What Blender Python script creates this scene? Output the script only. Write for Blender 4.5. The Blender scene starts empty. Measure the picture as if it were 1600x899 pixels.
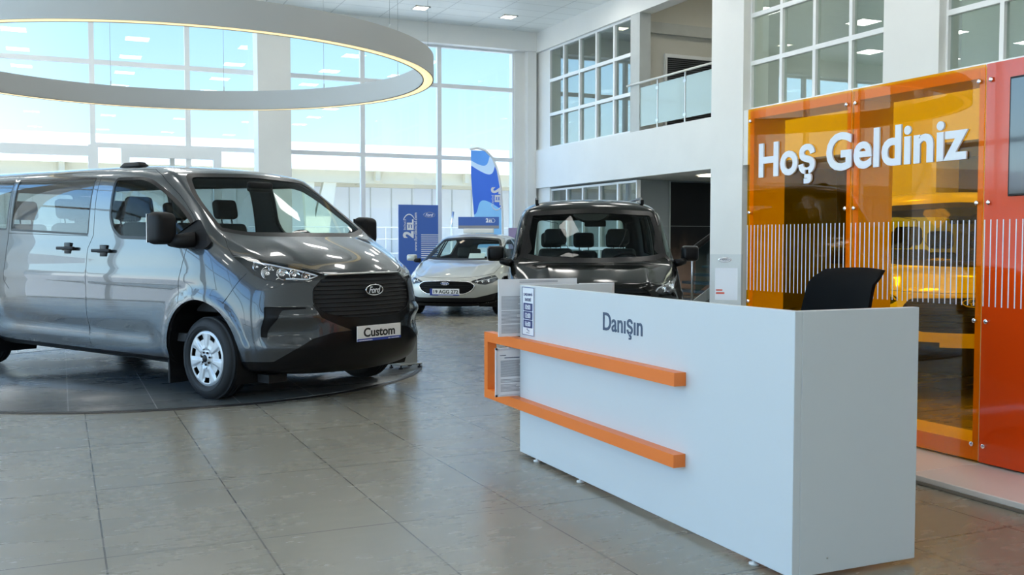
import bpy, bmesh, math, random
from mathutils import Vector, Matrix, noise
from mathutils.bvhtree import BVHTree
from mathutils.geometry import tessellate_polygon
SC = bpy.context.scene
COL = SC.collection
PI = math.pi
# ------------------------------------------------------------------ camera, world, sun, exposure
CAM_H = 1.3
F_PX = 1556.0
cam_data = bpy.data.cameras.new('camera')
cam = bpy.data.objects.new('camera', cam_data)
COL.objects.link(cam)
cam_data.sensor_fit = 'HORIZONTAL'
cam_data.sensor_width = 36.0
cam_data.lens = 36.0 * F_PX / 1600.0
cam_data.clip_start = 0.05
cam_data.clip_end = 2000
cam.location = (0, 0, CAM_H)
cam.rotation_euler = (PI / 2 - math.atan(72 / 1556.0), 0, -math.atan(705 / 1556.0))
SC.camera = cam
SC.view_settings.view_transform = 'Standard'
SC.view_settings.look = 'None'
SC.view_settings.gamma = 1.0
SC.view_settings.use_curve_mapping = False
SC.view_settings.exposure = EXPOSURE = 0.30
SC.cycles.use_denoising = True
try:
    SC.cycles.denoiser = 'OPENIMAGEDENOISE'
except Exception:
    pass
SC.cycles.max_bounces = 12
SC.cycles.diffuse_bounces = 5
SC.cycles.glossy_bounces = 6
SC.cycles.transmission_bounces = 8
SC.cycles.transparent_max_bounces = 24
SC.cycles.caustics_reflective = False
SC.cycles.caustics_refractive = False
SC.cycles.sample_clamp_indirect = 8.0
world = bpy.data.worlds.new('World')
SC.world = world
world.use_nodes = True
wn = world.node_tree.nodes
wl = world.node_tree.links
wn.clear()
w_out = wn.new('ShaderNodeOutputWorld')
w_bg = wn.new('ShaderNodeBackground')
w_tc = wn.new('ShaderNodeTexCoord')
w_sep = wn.new('ShaderNodeSeparateXYZ')
w_rmp = wn.new('ShaderNodeValToRGB')
wl.new(w_tc.outputs['Generated'], w_sep.inputs[0])
wl.new(w_sep.outputs['Z'], w_rmp.inputs[0])
wl.new(w_rmp.outputs[0], w_bg.inputs[0])
wl.new(w_bg.outputs[0], w_out.inputs[0])
cr = w_rmp.color_ramp
SKY = [(0.0, (1.0, 1.0, 1.0)), (0.07, (0.74, 0.93, 1.0)), (0.15, (0.54, 0.80, 1.0)), (0.27, (0.32, 0.60, 1.0)), (0.6, (0.16, 0.38, 0.9)), (1.0, (0.10, 0.26, 0.75))]
while len(cr.elements) < len(SKY):
    cr.elements.new(0.5)
for e, (p, c) in zip(cr.elements, SKY):
    e.position = p
    e.color = (*c, 1)
w_bg.inputs[1].default_value = SKY_STRENGTH = 1.12
# the sky is brighter on the sunny side (towards -x) and overhead
w_g1 = wn.new('ShaderNodeMapRange')
w_g1.inputs['From Min'].default_value = 0.05
w_g1.inputs['From Max'].default_value = -0.85
w_g1.inputs['To Min'].default_value = 1.0
w_g1.inputs['To Max'].default_value = 3.6
wl.new(w_sep.outputs['X'], w_g1.inputs['Value'])
w_g2 = wn.new('ShaderNodeMath')
w_g2.operation = 'MULTIPLY'
w_g2.inputs[1].default_value = SKY_STRENGTH
wl.new(w_g1.outputs[0], w_g2.inputs[0])
wl.new(w_g2.outputs[0], w_bg.inputs[1])
sun_d = bpy.data.lights.new('sun', 'SUN')
sun_d.energy = 9.5
sun_d.angle = math.radians(0.6)
sun_d.color = (1.0, 0.95, 0.86)
sun = bpy.data.objects.new('sun', sun_d)
COL.objects.link(sun)
sun.rotation_euler = (math.radians(34), 0, math.radians(-62))     # high sun from the glazed left side, behind the camera


def portal(name, loc, size_x, size_y, rot):
    l = bpy.data.lights.new(name, 'AREA')
    l.shape = 'RECTANGLE'
    l.size = size_x
    l.size_y = size_y
    l.cycles.is_portal = True
    o = bpy.data.objects.new(name, l)
    COL.objects.link(o)
    o.location = loc
    o.rotation_euler = rot
    return o


portal('sky_portal', (0.8, 24.55, 3.3), 22.4, 6.4, (-PI / 2, 0, 0))
portal('sky_portal', (-9.4, 8.5, 3.3), 30.0, 6.4, (PI / 2, 0, -PI / 2))

# ------------------------------------------------------------------ helpers
def new_obj(name, bm, mats, parent=None, smooth=False, angle=None):
    me = bpy.data.meshes.new(name)
    bm.normal_update()
    bm.to_mesh(me)
    bm.free()
    if not isinstance(mats, (list, tuple)):
        mats = [mats]
    for m in mats:
        me.materials.append(m)
    if smooth:
        for p in me.polygons:
            p.use_smooth = True
        if angle is not None:
            me.set_sharp_from_angle(angle=math.radians(angle))
    o = bpy.data.objects.new(name, me)
    COL.objects.link(o)
    if parent is not None:
        o.parent = parent
    return o


def tag(o, label=None, cat=None, group=None, kind=None):
    if label:
        o['label'] = label
    if cat:
        o['category'] = cat
    if group:
        o['group'] = group
    if kind:
        o['kind'] = kind
    return o


def thing(name, label, cat, loc=(0, 0, 0), rz=0.0, group=None):
    o = bpy.data.objects.new(name, None)
    o.empty_display_size = 0.1
    COL.objects.link(o)
    o.location = loc
    o.rotation_euler = (0, 0, rz)
    return tag(o, label, cat, group)


def struct(name, bm, m, parent=None, **k):
    o = new_obj(name, bm, m, parent, **k)
    if parent is None:
        o['kind'] = 'structure'
    return o


def copy_tree(o, parent=None):
    c = o.copy()
    COL.objects.link(c)
    if parent is not None:
        c.parent = parent
    for ch in list(o.children):
        copy_tree(ch, c)
    return c


def box(bm, x0, x1, y0, y1, z0, z1, mi=0):
    v = [bm.verts.new(p) for p in ((x0, y0, z0), (x1, y0, z0), (x1, y1, z0), (x0, y1, z0), (x0, y0, z1), (x1, y0, z1), (x1, y1, z1), (x0, y1, z1))]
    fs = [bm.faces.new([v[i] for i in q]) for q in ((0, 3, 2, 1), (4, 5, 6, 7), (0, 1, 5, 4), (1, 2, 6, 5), (2, 3, 7, 6), (3, 0, 4, 7))]
    for f in fs:
        f.material_index = mi
    return fs


def bevel_all(bm, w, seg=2):
    bmesh.ops.bevel(bm, geom=list(bm.edges), offset=w, segments=seg, affect='EDGES', profile=0.5)
    return bm


def bx(x0, x1, y0, y1, z0, z1, bev=0.0, seg=2):
    bm = bmesh.new()
    box(bm, x0, x1, y0, y1, z0, z1)
    if bev:
        bevel_all(bm, bev, seg)
    return bm


def prism(bm, pts, d0, d1, ax='z', mi=0):
    """polygon (list of 2-D points) extruded between d0 and d1 along axis ax; 2-D = the other two axes in order"""
    def P(a, b, d):
        return {'z': (a, b, d), 'y': (a, d, b), 'x': (d, a, b)}[ax]
    n = len(pts)
    A = [bm.verts.new(P(a, b, d0)) for a, b in pts]
    B = [bm.verts.new(P(a, b, d1)) for a, b in pts]
    tris = tessellate_polygon([[Vector((a, b, 0)) for a, b in pts]])
    fs = []
    for t in tris:
        for L in (A, B):
            try:
                fs.append(bm.faces.new([L[i] for i in t]))
            except ValueError:
                pass
    for i in range(n):
        j = (i + 1) % n
        fs.append(bm.faces.new((A[i], A[j], B[j], B[i])))
    for f in fs:
        f.material_index = mi
    bmesh.ops.recalc_face_normals(bm, faces=fs)
    return fs


def tube(bm, pts, r, n=10, cap=True, closed=False, mi=0):
    pts = [Vector(p) for p in pts]
    rings = []
    m = len(pts)
    prev_u = None
    for i, p in enumerate(pts):
        if closed:
            d = (pts[(i + 1) % m] - pts[i - 1]).normalized()
        else:
            d = (pts[min(i + 1, m - 1)] - pts[max(i - 1, 0)]).normalized()
        u = prev_u if prev_u is not None else (Vector((0, 0, 1)) if abs(d.z) < 0.9 else Vector((1, 0, 0)))
        u = (u - d * u.dot(d)).normalized()
        prev_u = u
        w = d.cross(u)
        rr = r[i] if isinstance(r, (list, tuple)) else r
        rings.append([bm.verts.new(p + (u * math.cos(a) + w * math.sin(a)) * rr) for a in (2 * PI * k / n for k in range(n))])
    fs = []
    rng = range(m) if closed else range(m - 1)
    for i in rng:
        a, b = rings[i], rings[(i + 1) % m]
        for k in range(n):
            fs.append(bm.faces.new((a[k], a[(k + 1) % n], b[(k + 1) % n], b[k])))
    if cap and not closed:
        fs.append(bm.faces.new(rings[0][::-1]))
        fs.append(bm.faces.new(rings[-1]))
    for f in fs:
        f.material_index = mi
        f.smooth = True
    bmesh.ops.recalc_face_normals(bm, faces=fs)
    return fs


def lathe(bm, prof, n=48, axis='y', centre=(0, 0, 0), mi=0, close=False):
    """prof: list of (radius, axial)"""
    c = Vector(centre)
    rings = []
    for r, h in prof:
        ring = []
        for k in range(n):
            a = 2 * PI * k / n
            if axis == 'y':
                v = Vector((r * math.cos(a), h, r * math.sin(a)))
            elif axis == 'z':
                v = Vector((r * math.cos(a), r * math.sin(a), h))
            else:
                v = Vector((h, r * math.cos(a), r * math.sin(a)))
            ring.append(bm.verts.new(c + v))
        rings.append(ring)
    fs = []
    R = len(rings)
    for i in range(R if close else R - 1):
        a, b = rings[i], rings[(i + 1) % R]
        for k in range(n):
            fs.append(bm.faces.new((a[k], a[(k + 1) % n], b[(k + 1) % n], b[k])))
    for f in fs:
        f.material_index = mi
        f.smooth = True
    bmesh.ops.remove_doubles(bm, verts=[v for r in rings for v in r], dist=1e-6)
    bmesh.ops.recalc_face_normals(bm, faces=[f for f in fs if f.is_valid])
    return fs


def xform(bm, M):
    bmesh.ops.transform(bm, matrix=M, verts=bm.verts)
    return bm


def basis(o, ex, ey, ez):
    """matrix taking local x,y,z to the given world directions at origin o"""
    M = Matrix.Identity(4)
    for i, e in enumerate((ex, ey, ez)):
        e = Vector(e)
        for r in range(3):
            M[r][i] = e[r]
    for r in range(3):
        M[r][3] = o[r]
    return M


def text_bm(s, w, h, depth=0.002, bold=0.0, shear=0.0, spacing=1.0):
    """lettering as a mesh in the XY plane, lower left of its box at the origin, exactly w wide and h high (h = full glyph box)"""
    cu = bpy.data.curves.new('lettering', 'FONT')
    cu.body = s
    cu.size = 1.0
    cu.offset = bold
    cu.shear = shear
    cu.extrude = 0.02
    cu.space_character = spacing
    cu.resolution_u = 4
    o = bpy.data.objects.new('lettering', cu)
    COL.objects.link(o)
    dg = bpy.context.evaluated_depsgraph_get()
    me = o.evaluated_get(dg).to_mesh()
    bm = bmesh.new()
    bm.from_mesh(me)
    o.evaluated_get(dg).to_mesh_clear()
    bpy.data.objects.remove(o)
    bpy.data.curves.remove(cu)
    if not bm.verts:
        return bm
    xs = [v.co.x for v in bm.verts]
    ys = [v.co.y for v in bm.verts]
    zs = [v.co.z for v in bm.verts]
    x0, x1, y0, y1, z0, z1 = min(xs), max(xs), min(ys), max(ys), min(zs), max(zs)
    for v in bm.verts:
        v.co = Vector(((v.co.x - x0) / (x1 - x0) * w, (v.co.y - y0) / (y1 - y0) * h, (v.co.z - z0) / max(z1 - z0, 1e-6) * depth))
    return bm


# ------------------------------------------------------------------ materials
MATS = {}


def mat(name, col, rough=0.5, metal=0.0, coat=0.0, spec=0.5, emit=None, es=0.0, var=0.0, vscale=6.0, bump=0.0, bscale=60.0, coat_rough=0.03):
    if name in MATS:
        return MATS[name]
    m = bpy.data.materials.new(name)
    m.use_nodes = True
    nt = m.node_tree
    b = nt.nodes['Principled BSDF']
    b.inputs['Base Color'].default_value = (*col, 1)
    b.inputs['Roughness'].default_value = rough
    b.inputs['Metallic'].default_value = metal
    b.inputs['Coat Weight'].default_value = coat
    b.inputs['Coat Roughness'].default_value = coat_rough
    b.inputs['Specular IOR Level'].default_value = spec
    if emit:
        b.inputs['Emission Color'].default_value = (*emit, 1)
        b.inputs['Emission Strength'].default_value = es
    if var or bump:
        tc = nt.nodes.new('ShaderNodeTexCoord')
    if var:
        nz = nt.nodes.new('ShaderNodeTexNoise')
        nz.inputs['Scale'].default_value = vscale
        nz.inputs['Detail'].default_value = 5
        mp = nt.nodes.new('ShaderNodeMapRange')
        mp.inputs['From Min'].default_value = 0.3
        mp.inputs['From Max'].default_value = 0.7
        mp.inputs['To Min'].default_value = 1 - var
        mp.inputs['To Max'].default_value = 1 + var
        mx = nt.nodes.new('ShaderNodeVectorMath')
        mx.operation = 'SCALE'
        mx.inputs[0].default_value = col
        nt.links.new(tc.outputs['Object'], nz.inputs['Vector'])
        nt.links.new(nz.outputs['Fac'], mp.inputs['Value'])
        nt.links.new(mp.outputs[0], mx.inputs['Scale'])
        nt.links.new(mx.outputs[0], b.inputs['Base Color'])
    if bump:
        nb = nt.nodes.new('ShaderNodeTexNoise')
        nb.inputs['Scale'].default_value = bscale
        bp = nt.nodes.new('ShaderNodeBump')
        bp.inputs['Strength'].default_value = bump
        bp.inputs['Distance'].default_value = 0.002
        nt.links.new(tc.outputs['Object'], nb.inputs['Vector'])
        nt.links.new(nb.outputs['Fac'], bp.inputs['Height'])
        nt.links.new(bp.outputs[0], b.inputs['Normal'])
    MATS[name] = m
    return m


def glass(name, tint=(1, 1, 1), rough=0.0, ior=1.5, refl=1.0):
    """thin pane: tinted straight-through light plus a mirror reflection that follows fresnel"""
    if name in MATS:
        return MATS[name]
    m = bpy.data.materials.new(name)
    m.use_nodes = True
    nt = m.node_tree
    nt.nodes.clear()
    out = nt.nodes.new('ShaderNodeOutputMaterial')
    tr = nt.nodes.new('ShaderNodeBsdfTransparent')
    tr.inputs[0].default_value = (*tint, 1)
    gl = nt.nodes.new('ShaderNodeBsdfGlossy')
    gl.inputs['Roughness'].default_value = rough
    r0 = ((ior - 1) / (ior + 1)) ** 2
    lw = nt.nodes.new('ShaderNodeLayerWeight')
    lw.inputs['Blend'].default_value = 0.5
    pw = nt.nodes.new('ShaderNodeMath')
    pw.operation = 'POWER'
    pw.inputs[1].default_value = 5.0
    fr = nt.nodes.new('ShaderNodeMath')
    fr.operation = 'MULTIPLY_ADD'
    fr.inputs[1].default_value = 1 - r0
    fr.inputs[2].default_value = r0
    nt.links.new(lw.outputs['Facing'], pw.inputs[0])
    nt.links.new(pw.outputs[0], fr.inputs[0])
    ml = nt.nodes.new('ShaderNodeMath')
    ml.operation = 'MULTIPLY'
    ml.inputs[1].default_value = refl
    ml.use_clamp = True
    mx = nt.nodes.new('ShaderNodeMixShader')
    nt.links.new(fr.outputs[0], ml.inputs[0])
    nt.links.new(ml.outputs[0], mx.inputs[0])
    nt.links.new(tr.outputs[0], mx.inputs[1])
    nt.links.new(gl.outputs[0], mx.inputs[2])
    nt.links.new(mx.outputs[0], out.inputs[0])
    MATS[name] = m
    return m


def tile_mat(name, c1, c2, grout, w, h, ox, oy, rough, mortar=0.004, rot=0.0):
    m = bpy.data.materials.new(name)
    m.use_nodes = True
    nt = m.node_tree
    N, L = nt.nodes, nt.links
    b = N['Principled BSDF']
    tc = N.new('ShaderNodeTexCoord')
    mp = N.new('ShaderNodeMapping')
    mp.inputs['Location'].default_value = (ox, oy, 0)
    mp.inputs['Rotation'].default_value = (0, 0, rot)
    br = N.new('ShaderNodeTexBrick')
    br.offset = 0.0
    br.inputs['Scale'].default_value = 1.0
    br.inputs['Mortar Size'].default_value = mortar
    br.inputs['Mortar Smooth'].default_value = 0.1
    br.inputs['Brick Width'].default_value = w
    br.inputs['Row Height'].default_value = h
    br.inputs['Bias'].default_value = 0.0
    br.inputs['Color1'].default_value = (0.42, 0.42, 0.42, 1)
    br.inputs['Color2'].default_value = (0.58, 0.58, 0.58, 1)
    br.inputs['Mortar'].default_value = (0, 0, 0, 1)
    L.new(tc.outputs['Object'], mp.inputs[0])
    L.new(mp.outputs[0], br.inputs['Vector'])
    n1 = N.new('ShaderNodeTexNoise')
    n1.inputs['Scale'].default_value = 1.3
    n1.inputs['Detail'].default_value = 8
    n1.inputs['Roughness'].default_value = 0.55
    st = N.new('ShaderNodeMapping')
    st.inputs['Scale'].default_value = (1.0, 2.6, 1.0)
    L.new(tc.outputs['Object'], st.inputs[0])
    L.new(st.outputs[0], n1.inputs['Vector'])
    n2 = N.new('ShaderNodeTexNoise')
    n2.inputs['Scale'].default_value = 7.0
    n2.inputs['Detail'].default_value = 9
    n2.inputs['Roughness'].default_value = 0.58
    L.new(st.outputs[0], n2.inputs['Vector'])
    ad = N.new('ShaderNodeMath')
    ad.operation = 'ADD'
    L.new(n1.outputs['Fac'], ad.inputs[0])
    hf = N.new('ShaderNodeMath')
    hf.operation = 'MULTIPLY'
    hf.inputs[1].default_value = 0.45
    L.new(n2.outputs['Fac'], hf.inputs[0])
    L.new(hf.outputs[0], ad.inputs[1])
    bw = N.new('ShaderNodeSeparateColor')
    L.new(br.outputs['Color'], bw.inputs[0])
    ad2 = N.new('ShaderNodeMath')
    ad2.operation = 'MULTIPLY_ADD'
    ad2.inputs[1].default_value = 0.6
    L.new(bw.outputs[0], ad2.inputs[0])
    L.new(ad.outputs[0], ad2.inputs[2])
    mr = N.new('ShaderNodeMapRange')
    mr.inputs['From Min'].default_value = 0.55
    mr.inputs['From Max'].default_value = 1.50
    L.new(ad2.outputs[0], mr.inputs['Value'])
    mix = N.new('ShaderNodeMix')
    mix.data_type = 'RGBA'
    mix.inputs[6].default_value = (*c1, 1)
    mix.inputs[7].default_value = (*c2, 1)
    L.new(mr.outputs[0], mix.inputs[0])
    mg = N.new('ShaderNodeMix')
    mg.data_type = 'RGBA'
    mg.inputs[7].default_value = (*grout, 1)
    L.new(mix.outputs[2], mg.inputs[6])
    L.new(br.outputs['Fac'], mg.inputs[0])
    L.new(mg.outputs[2], b.inputs['Base Color'])
    rr = N.new('ShaderNodeMapRange')
    rr.inputs['From Min'].default_value = 0.5
    rr.inputs['From Max'].default_value = 0.95
    rr.inputs['To Min'].default_value = rough
    rr.inputs['To Max'].default_value = rough + 0.04
    L.new(ad.outputs[0], rr.inputs['Value'])
    L.new(rr.outputs[0], b.inputs['Roughness'])
    bp = N.new('ShaderNodeBump')
    bp.inputs['Strength'].default_value = 0.3
    bp.inputs['Distance'].default_value = 0.001
    bp.invert = True
    L.new(br.outputs['Fac'], bp.inputs['Height'])
    L.new(bp.outputs[0], b.inputs['Normal'])
    MATS[name] = m
    return m


M_WHITE = mat('white_paint', (0.80, 0.81, 0.79), 0.6, var=0.02, vscale=1.5)
M_GREYP = mat('grey_paint', (0.50, 0.53, 0.52), 0.6, var=0.03)
M_FRAME = mat('white_window_frame', (0.82, 0.85, 0.86), 0.35)
M_CEIL = mat('ceiling_board', (0.78, 0.82, 0.80), 0.35)
M_BLACK = mat('black_plastic', (0.008, 0.008, 0.009), 0.5, spec=.2)
M_BLACKG = mat('gloss_black_plastic', (0.004, 0.004, 0.005), 0.3, spec=.22)
M_DARK = mat('dark_trim', (0.03, 0.032, 0.035), 0.7, bump=0.2)
M_CHROME = mat('chrome', (0.8, 0.8, 0.82), 0.12, metal=1.0)
M_STEEL = mat('brushed_steel', (0.55, 0.57, 0.58), 0.3, metal=1.0)
M_RUBBER = mat('tyre_rubber', (0.014, 0.015, 0.017), 0.6, spec=.3, bump=0.3, bscale=90)
M_ORANGE = mat('orange_laminate', (0.86, 0.20, 0.025), 0.38)
M_DESK = mat('white_laminate', (0.62, 0.66, 0.68), 0.38, var=0.01, vscale=2)
M_NAVY = mat('navy_print', (0.02, 0.035, 0.15), 0.4)
M_LETTER = mat('slate_lettering', (0.05, 0.08, 0.14), 0.45)
M_PAPER = mat('white_paper', (0.80, 0.81, 0.84), 0.6)
M_PRINT = mat('grey_print', (0.28, 0.29, 0.32), 0.6)
M_WVINYL = mat('white_vinyl', (0.85, 0.87, 0.92), 0.45)
M_GLASS = glass('clear_window_glass', (0.93, 0.98, 1.0), 0.0, 1.45)
M_GREENGL = glass('tinted_office_glass', (0.84, 0.91, 0.89), 0.0, 2.3, 1.0)
M_CARGL = glass('windscreen_glass', (0.74, 0.83, 0.79), 0.0, 1.45, .5)
M_CARGLD = glass('privacy_glass', (0.40, 0.46, 0.47), 0.0, 1.6, 1.5)
# ------------------------------------------------------------------ the hall
XR, YW, ZC = 11.5, 24.1, 6.78          # right wall, window wall, ceiling
XL, YB = -9.0, -7.0                    # glazed left side, solid wall behind the camera
M_FLOOR = tile_mat('floor_tiles', (0.245, 0.225, 0.178), (0.29, 0.268, 0.215), (0.10, 0.092, 0.075), 0.627, 1.22, -0.144, -4.37, 0.25, mortar=.004)
M_TURN = tile_mat('turntable_tiles', (0.055, 0.063, 0.068), (0.085, 0.095, 0.10), (0.22, 0.22, 0.22), 0.627, 1.22, -0.344, -4.37, 0.26)  # base colour darkened to hold the dark van's reflection
M_GROUND = mat('pale_paving', (0.66, 0.65, 0.60), .9, var=.05, vscale=.5)
FL_Y1 = 24.2
struct('floor', bx(XL - .3, 17.6, YB, FL_Y1, -.2, 0), M_FLOOR)
bm = bmesh.new()
box(bm, -70, 90, 24.2, 130, -.3, -.12)
box(bm, -70, XL - .3, -40, 24.2, -.3, -.12)
struct('floor_outside', bm, M_GROUND)

# turntable
t = thing('turntable', 'round tiled turntable sunk in the floor under the grey van', 'turntable', (.94, 10.60, 0))
bm = bmesh.new()
lathe(bm, [(0, .012), (2.56, .012), (2.565, .0)], 128, 'z')
xform(bm, Matrix.Translation((0, 0, 0)))
new_obj('tiled_disc', bm, M_TURN, t)
bm = bmesh.new()
lathe(bm, [(2.562, .001), (2.564, .0135), (2.59, .0135), (2.60, .001)], 160, 'z')
new_obj('rim', bm, mat('dark_rim', (.02, .02, .022), .35), t)

# ceiling: boards with fine joints
def ceil_mat():
    m = mat('ceiling_board', (0,) * 3)
    nt = m.node_tree
    b = nt.nodes['Principled BSDF']
    tc = nt.nodes.new('ShaderNodeTexCoord')
    br = nt.nodes.new('ShaderNodeTexBrick')
    br.offset = 0
    br.inputs['Scale'].default_value = 1
    br.inputs['Mortar Size'].default_value = .012
    br.inputs['Brick Width'].default_value = 1.2
    br.inputs['Row Height'].default_value = .6
    br.inputs['Color1'].default_value = (.88, .92, .90, 1)
    br.inputs['Color2'].default_value = (.86, .90, .88, 1)
    br.inputs['Mortar'].default_value = (.60, .64, .62, 1)
    nt.links.new(tc.outputs['Object'], br.inputs['Vector'])
    nt.links.new(br.outputs['Color'], b.inputs['Base Color'])
    return m


struct('ceiling', bx(XL, XR, YB, YW, ZC, ZC + .3), ceil_mat())
struct('ceiling_office', bx(XR, 17.8, YB, 24.3, 7.05, 7.3), M_WHITE)
struct('wall_back', bx(XL, 17.6, YB - .3, YB, 0, ZC), M_WHITE)

# window wall: one structure object per bay
XM = [-9.0, -7.40, -5.37, -3.345, -1.32, .704, 2.73, 4.58, 6.865, 8.88, 10.975, 11.33]
WN = [0]


def bay(x0, x1, rails, zt, zb=0.0, y=24.1, split=None, w=.055, axis='y', d=.10, glassm=None, fw=.06, thin=()):
    """one glazed bay between mullion axes; rails = list of (z0,z1) transoms"""
    WN[0] += 1
    def B(bm, a0, a1, z0, z1, dd=d):
        if axis == 'y':
            box(bm, a0, a1, y - .02, y + dd, z0, z1)
        else:
            box(bm, y - .02, y + dd, a0, a1, z0, z1)
    bm = bmesh.new()
    B(bm, x0 - w, x0, zb, zt)
    B(bm, x1, x1 + w, zb, zt) if x1 != x0 else None
    rl = [(zb, zb + fw)] + list(rails) + [(zt - fw, zt)]
    for z0, z1 in rl:
        B(bm, x0, x1, z0, z1, d * .9)
    for a in thin:
        B(bm, a - .03, a + .03, zb, zt, d * .8)
    o = struct('window_%d' % WN[0], bm, M_FRAME)
    bm = bmesh.new()
    for (a, b), (c, e) in zip(rl, rl[1:]):
        if axis == 'y':
            box(bm, x0 + .002, x1 - .002, y + .035, y + .041, b, c)
        else:
            box(bm, y + .035, y + .041, x0 + .002, x1 - .002, b, c)
    new_obj('window_glass', bm, glassm or M_GLASS, o)
    return o


for i in range(len(XM) - 2):
    x0, x1 = XM[i], XM[i + 1]
    rl = [(3.40, 3.50), (5.23, 5.33)]
    if x1 <= .8 or i == 5:
        rl = [(3.20, 3.42), (5.23, 5.33)]
    if i == 5:
        rl = [(3.40, 3.50), (5.23, 5.33)]
    bay(x0 + .055, x1 - .055, rl, 6.30, 0.0, YW)
# glazed door in the third bay from the column, with heavy frame
bm = bmesh.new()
box(bm, 1.28, 1.46, YW - .05, YW + .12, 0, 3.40)
box(bm, 3.28, 3.46, YW - .05, YW + .12, 0, 3.40)
box(bm, 1.46, 3.28, YW - .05, YW + .12, 3.20, 3.40)
box(bm, .60, .80, YW - .05, YW + .12, 0, 3.45)
d = struct('door_1', bm, M_FRAME)
bm = bmesh.new()
box(bm, 2.32, 2.42, YW - .03, YW + .06, 0, 3.2)
new_obj('door_stile', bm, M_GREYP, d)
struct('trim_1', bx(10.975, XR + .35, YW - .06, YW + .3, 0, 6.30), M_WHITE)      # white pier in the corner
struct('trim_2', bx(XL, XR + .35, YW - .30, YW + .3, 6.29, ZC), M_WHITE)          # beam above the glazing
struct('column', bx(4.21, 4.97, YW - .62, YW - .02, 0, ZC), M_WHITE)
bm = bmesh.new()
box(bm, 11.26, XR + .02, 23.86, YW, 0, ZC)
struct('trim_3', bm, M_WHITE)

# glazed left side
YM = [YB + 2.03 * k for k in range(16)]
for a, b in zip(YM, YM[1:]):
    if b <= YW:
        bay(a + .055, b - .055, [(3.40, 3.50), (5.23, 5.33)], 6.30, 0.0, XL - .12, axis='x')
struct('trim_4', bx(XL - .3, XL, YB, YW, 6.29, ZC), M_WHITE)
for yy in (-1.0, 5.2, 11.3, 17.4):
    struct('column', bx(XL, XL + .6, yy - .35, yy + .35, 0, ZC), M_WHITE)
struct('trim_5', bx(XL - .3, XL, 23.4, YW + .3, 0, 6.30), M_WHITE)
# right wall
struct('wall_right', bx(XR, XR + .35, YB, YW, 2.705, 3.705), M_WHITE)             # band between the storeys
struct('trim_6', bx(XR, XR + .35, YB, YW, 6.26, 7.05), M_WHITE)
struct('floor_upper', bx(XR + .35, 17.6, YB, 24.1, 2.74, 3.60), M_WHITE)
struct('column', bx(XR - .02, XR + .55, 15.05, 16.03, 0, ZC), M_WHITE)
struct('column', bx(XR + .001, XR + .45, 10.59, 11.65, 0, ZC - .01), M_WHITE)
struct('column', bx(XR + .001, XR + .45, 5.6, 6.9, 0, ZC - .01), M_WHITE)
struct('trim_7', bx(XR + .10, XR + .4, 23.22, 24.1, 0, 6.26), M_WHITE)
struct('trim_8', bx(XR + .02, XR + .30, 18.72, 19.10, 3.6, 6.26), M_GREYP)
struct('wall_outer', bx(17.6, 17.8, YB, 24.3, 0, 7.2), M_GREYP)
struct('wall_end', bx(XR + .4, 17.6, 24.1, 24.3, 0, 7.2), M_GREYP)
struct('wall_right_rear', bx(XR + .02, XR + .35, YB, 5.6, 0, 6.3), M_WHITE)
UR = [(4.53, 4.61), (5.40, 5.48)]
cols = [19.10, 19.93, 20.76, 21.59, 22.42, 23.22]
for a, b in zip(cols, cols[1:]):
    bay(a + .035, b - .035, UR, 6.26, 3.705, XR + .10, axis='x', w=.035, fw=.05, glassm=M_GREENGL, d=.08)
cols = [11.65, 12.50, 13.35, 14.20, 15.05]
for a, b in zip(cols, cols[1:]):
    bay(a + .035, b - .035, UR, 6.26, 3.705, XR + .16, axis='x', w=.035, fw=.05, glassm=M_GREENGL, d=.08)
cols = [6.9, 7.8, 8.73, 9.66, 10.59]
for a, b in zip(cols, cols[1:]):
    bay(a + .035, b - .035, UR, 6.26, 3.705, XR + .16, axis='x', w=.035, fw=.05, glassm=M_GREENGL, d=.08)
cols = [19.0, 19.84, 20.68, 21.52, 22.36, 23.22]
for a, b in zip(cols, cols[1:]):
    bay(a + .035, b - .035, [(1.1, 1.17)], 2.66, 0, XR + .16, axis='x', w=.035, fw=.05, glassm=M_GREENGL, d=.08)
# rooms behind: partitions
struct('wall_office', bx(XR + .35, 17.6, 19.12, 19.24, 3.6, 7.0), mat('office_wall', (.62, .62, .57), .7))
struct('wall_office_side', bx(XR + .6, 17.6, 15.5, 15.62, 3.6, 7.0), M_GREYP)
struct('wall_stair', bx(XR + .35, 17.6, 20.0, 20.12, 0, 2.74), mat('stair_wall', (.36, .40, .43), .6))
struct('wall_stair_side', bx(XR + 3.6, XR + 3.7, 15.6, 20.0, 0, 2.74), M_GREYP)
struct('wall_corridor', bx(14.6, 14.75, YB, 15.5, 3.6, 7.05), mat('corridor_wall', (.42, .48, .45), .6))
struct('wall_ground', bx(XR + .1, XR + 3.6, 15.45, 15.56, 0, 2.74), mat('recess_grey', (.34, .34, .32), .7))
struct('wall_recess', bx(XR + 2.6, XR + 2.7, 6.9, 15.45, 0, 2.74), mat('recess_brown', (.16, .13, .11), .7))
struct('beam_opening', bx(XR + .35, 17.0, 19.0, 19.12, 5.92, 6.16), M_GREYP)

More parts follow.
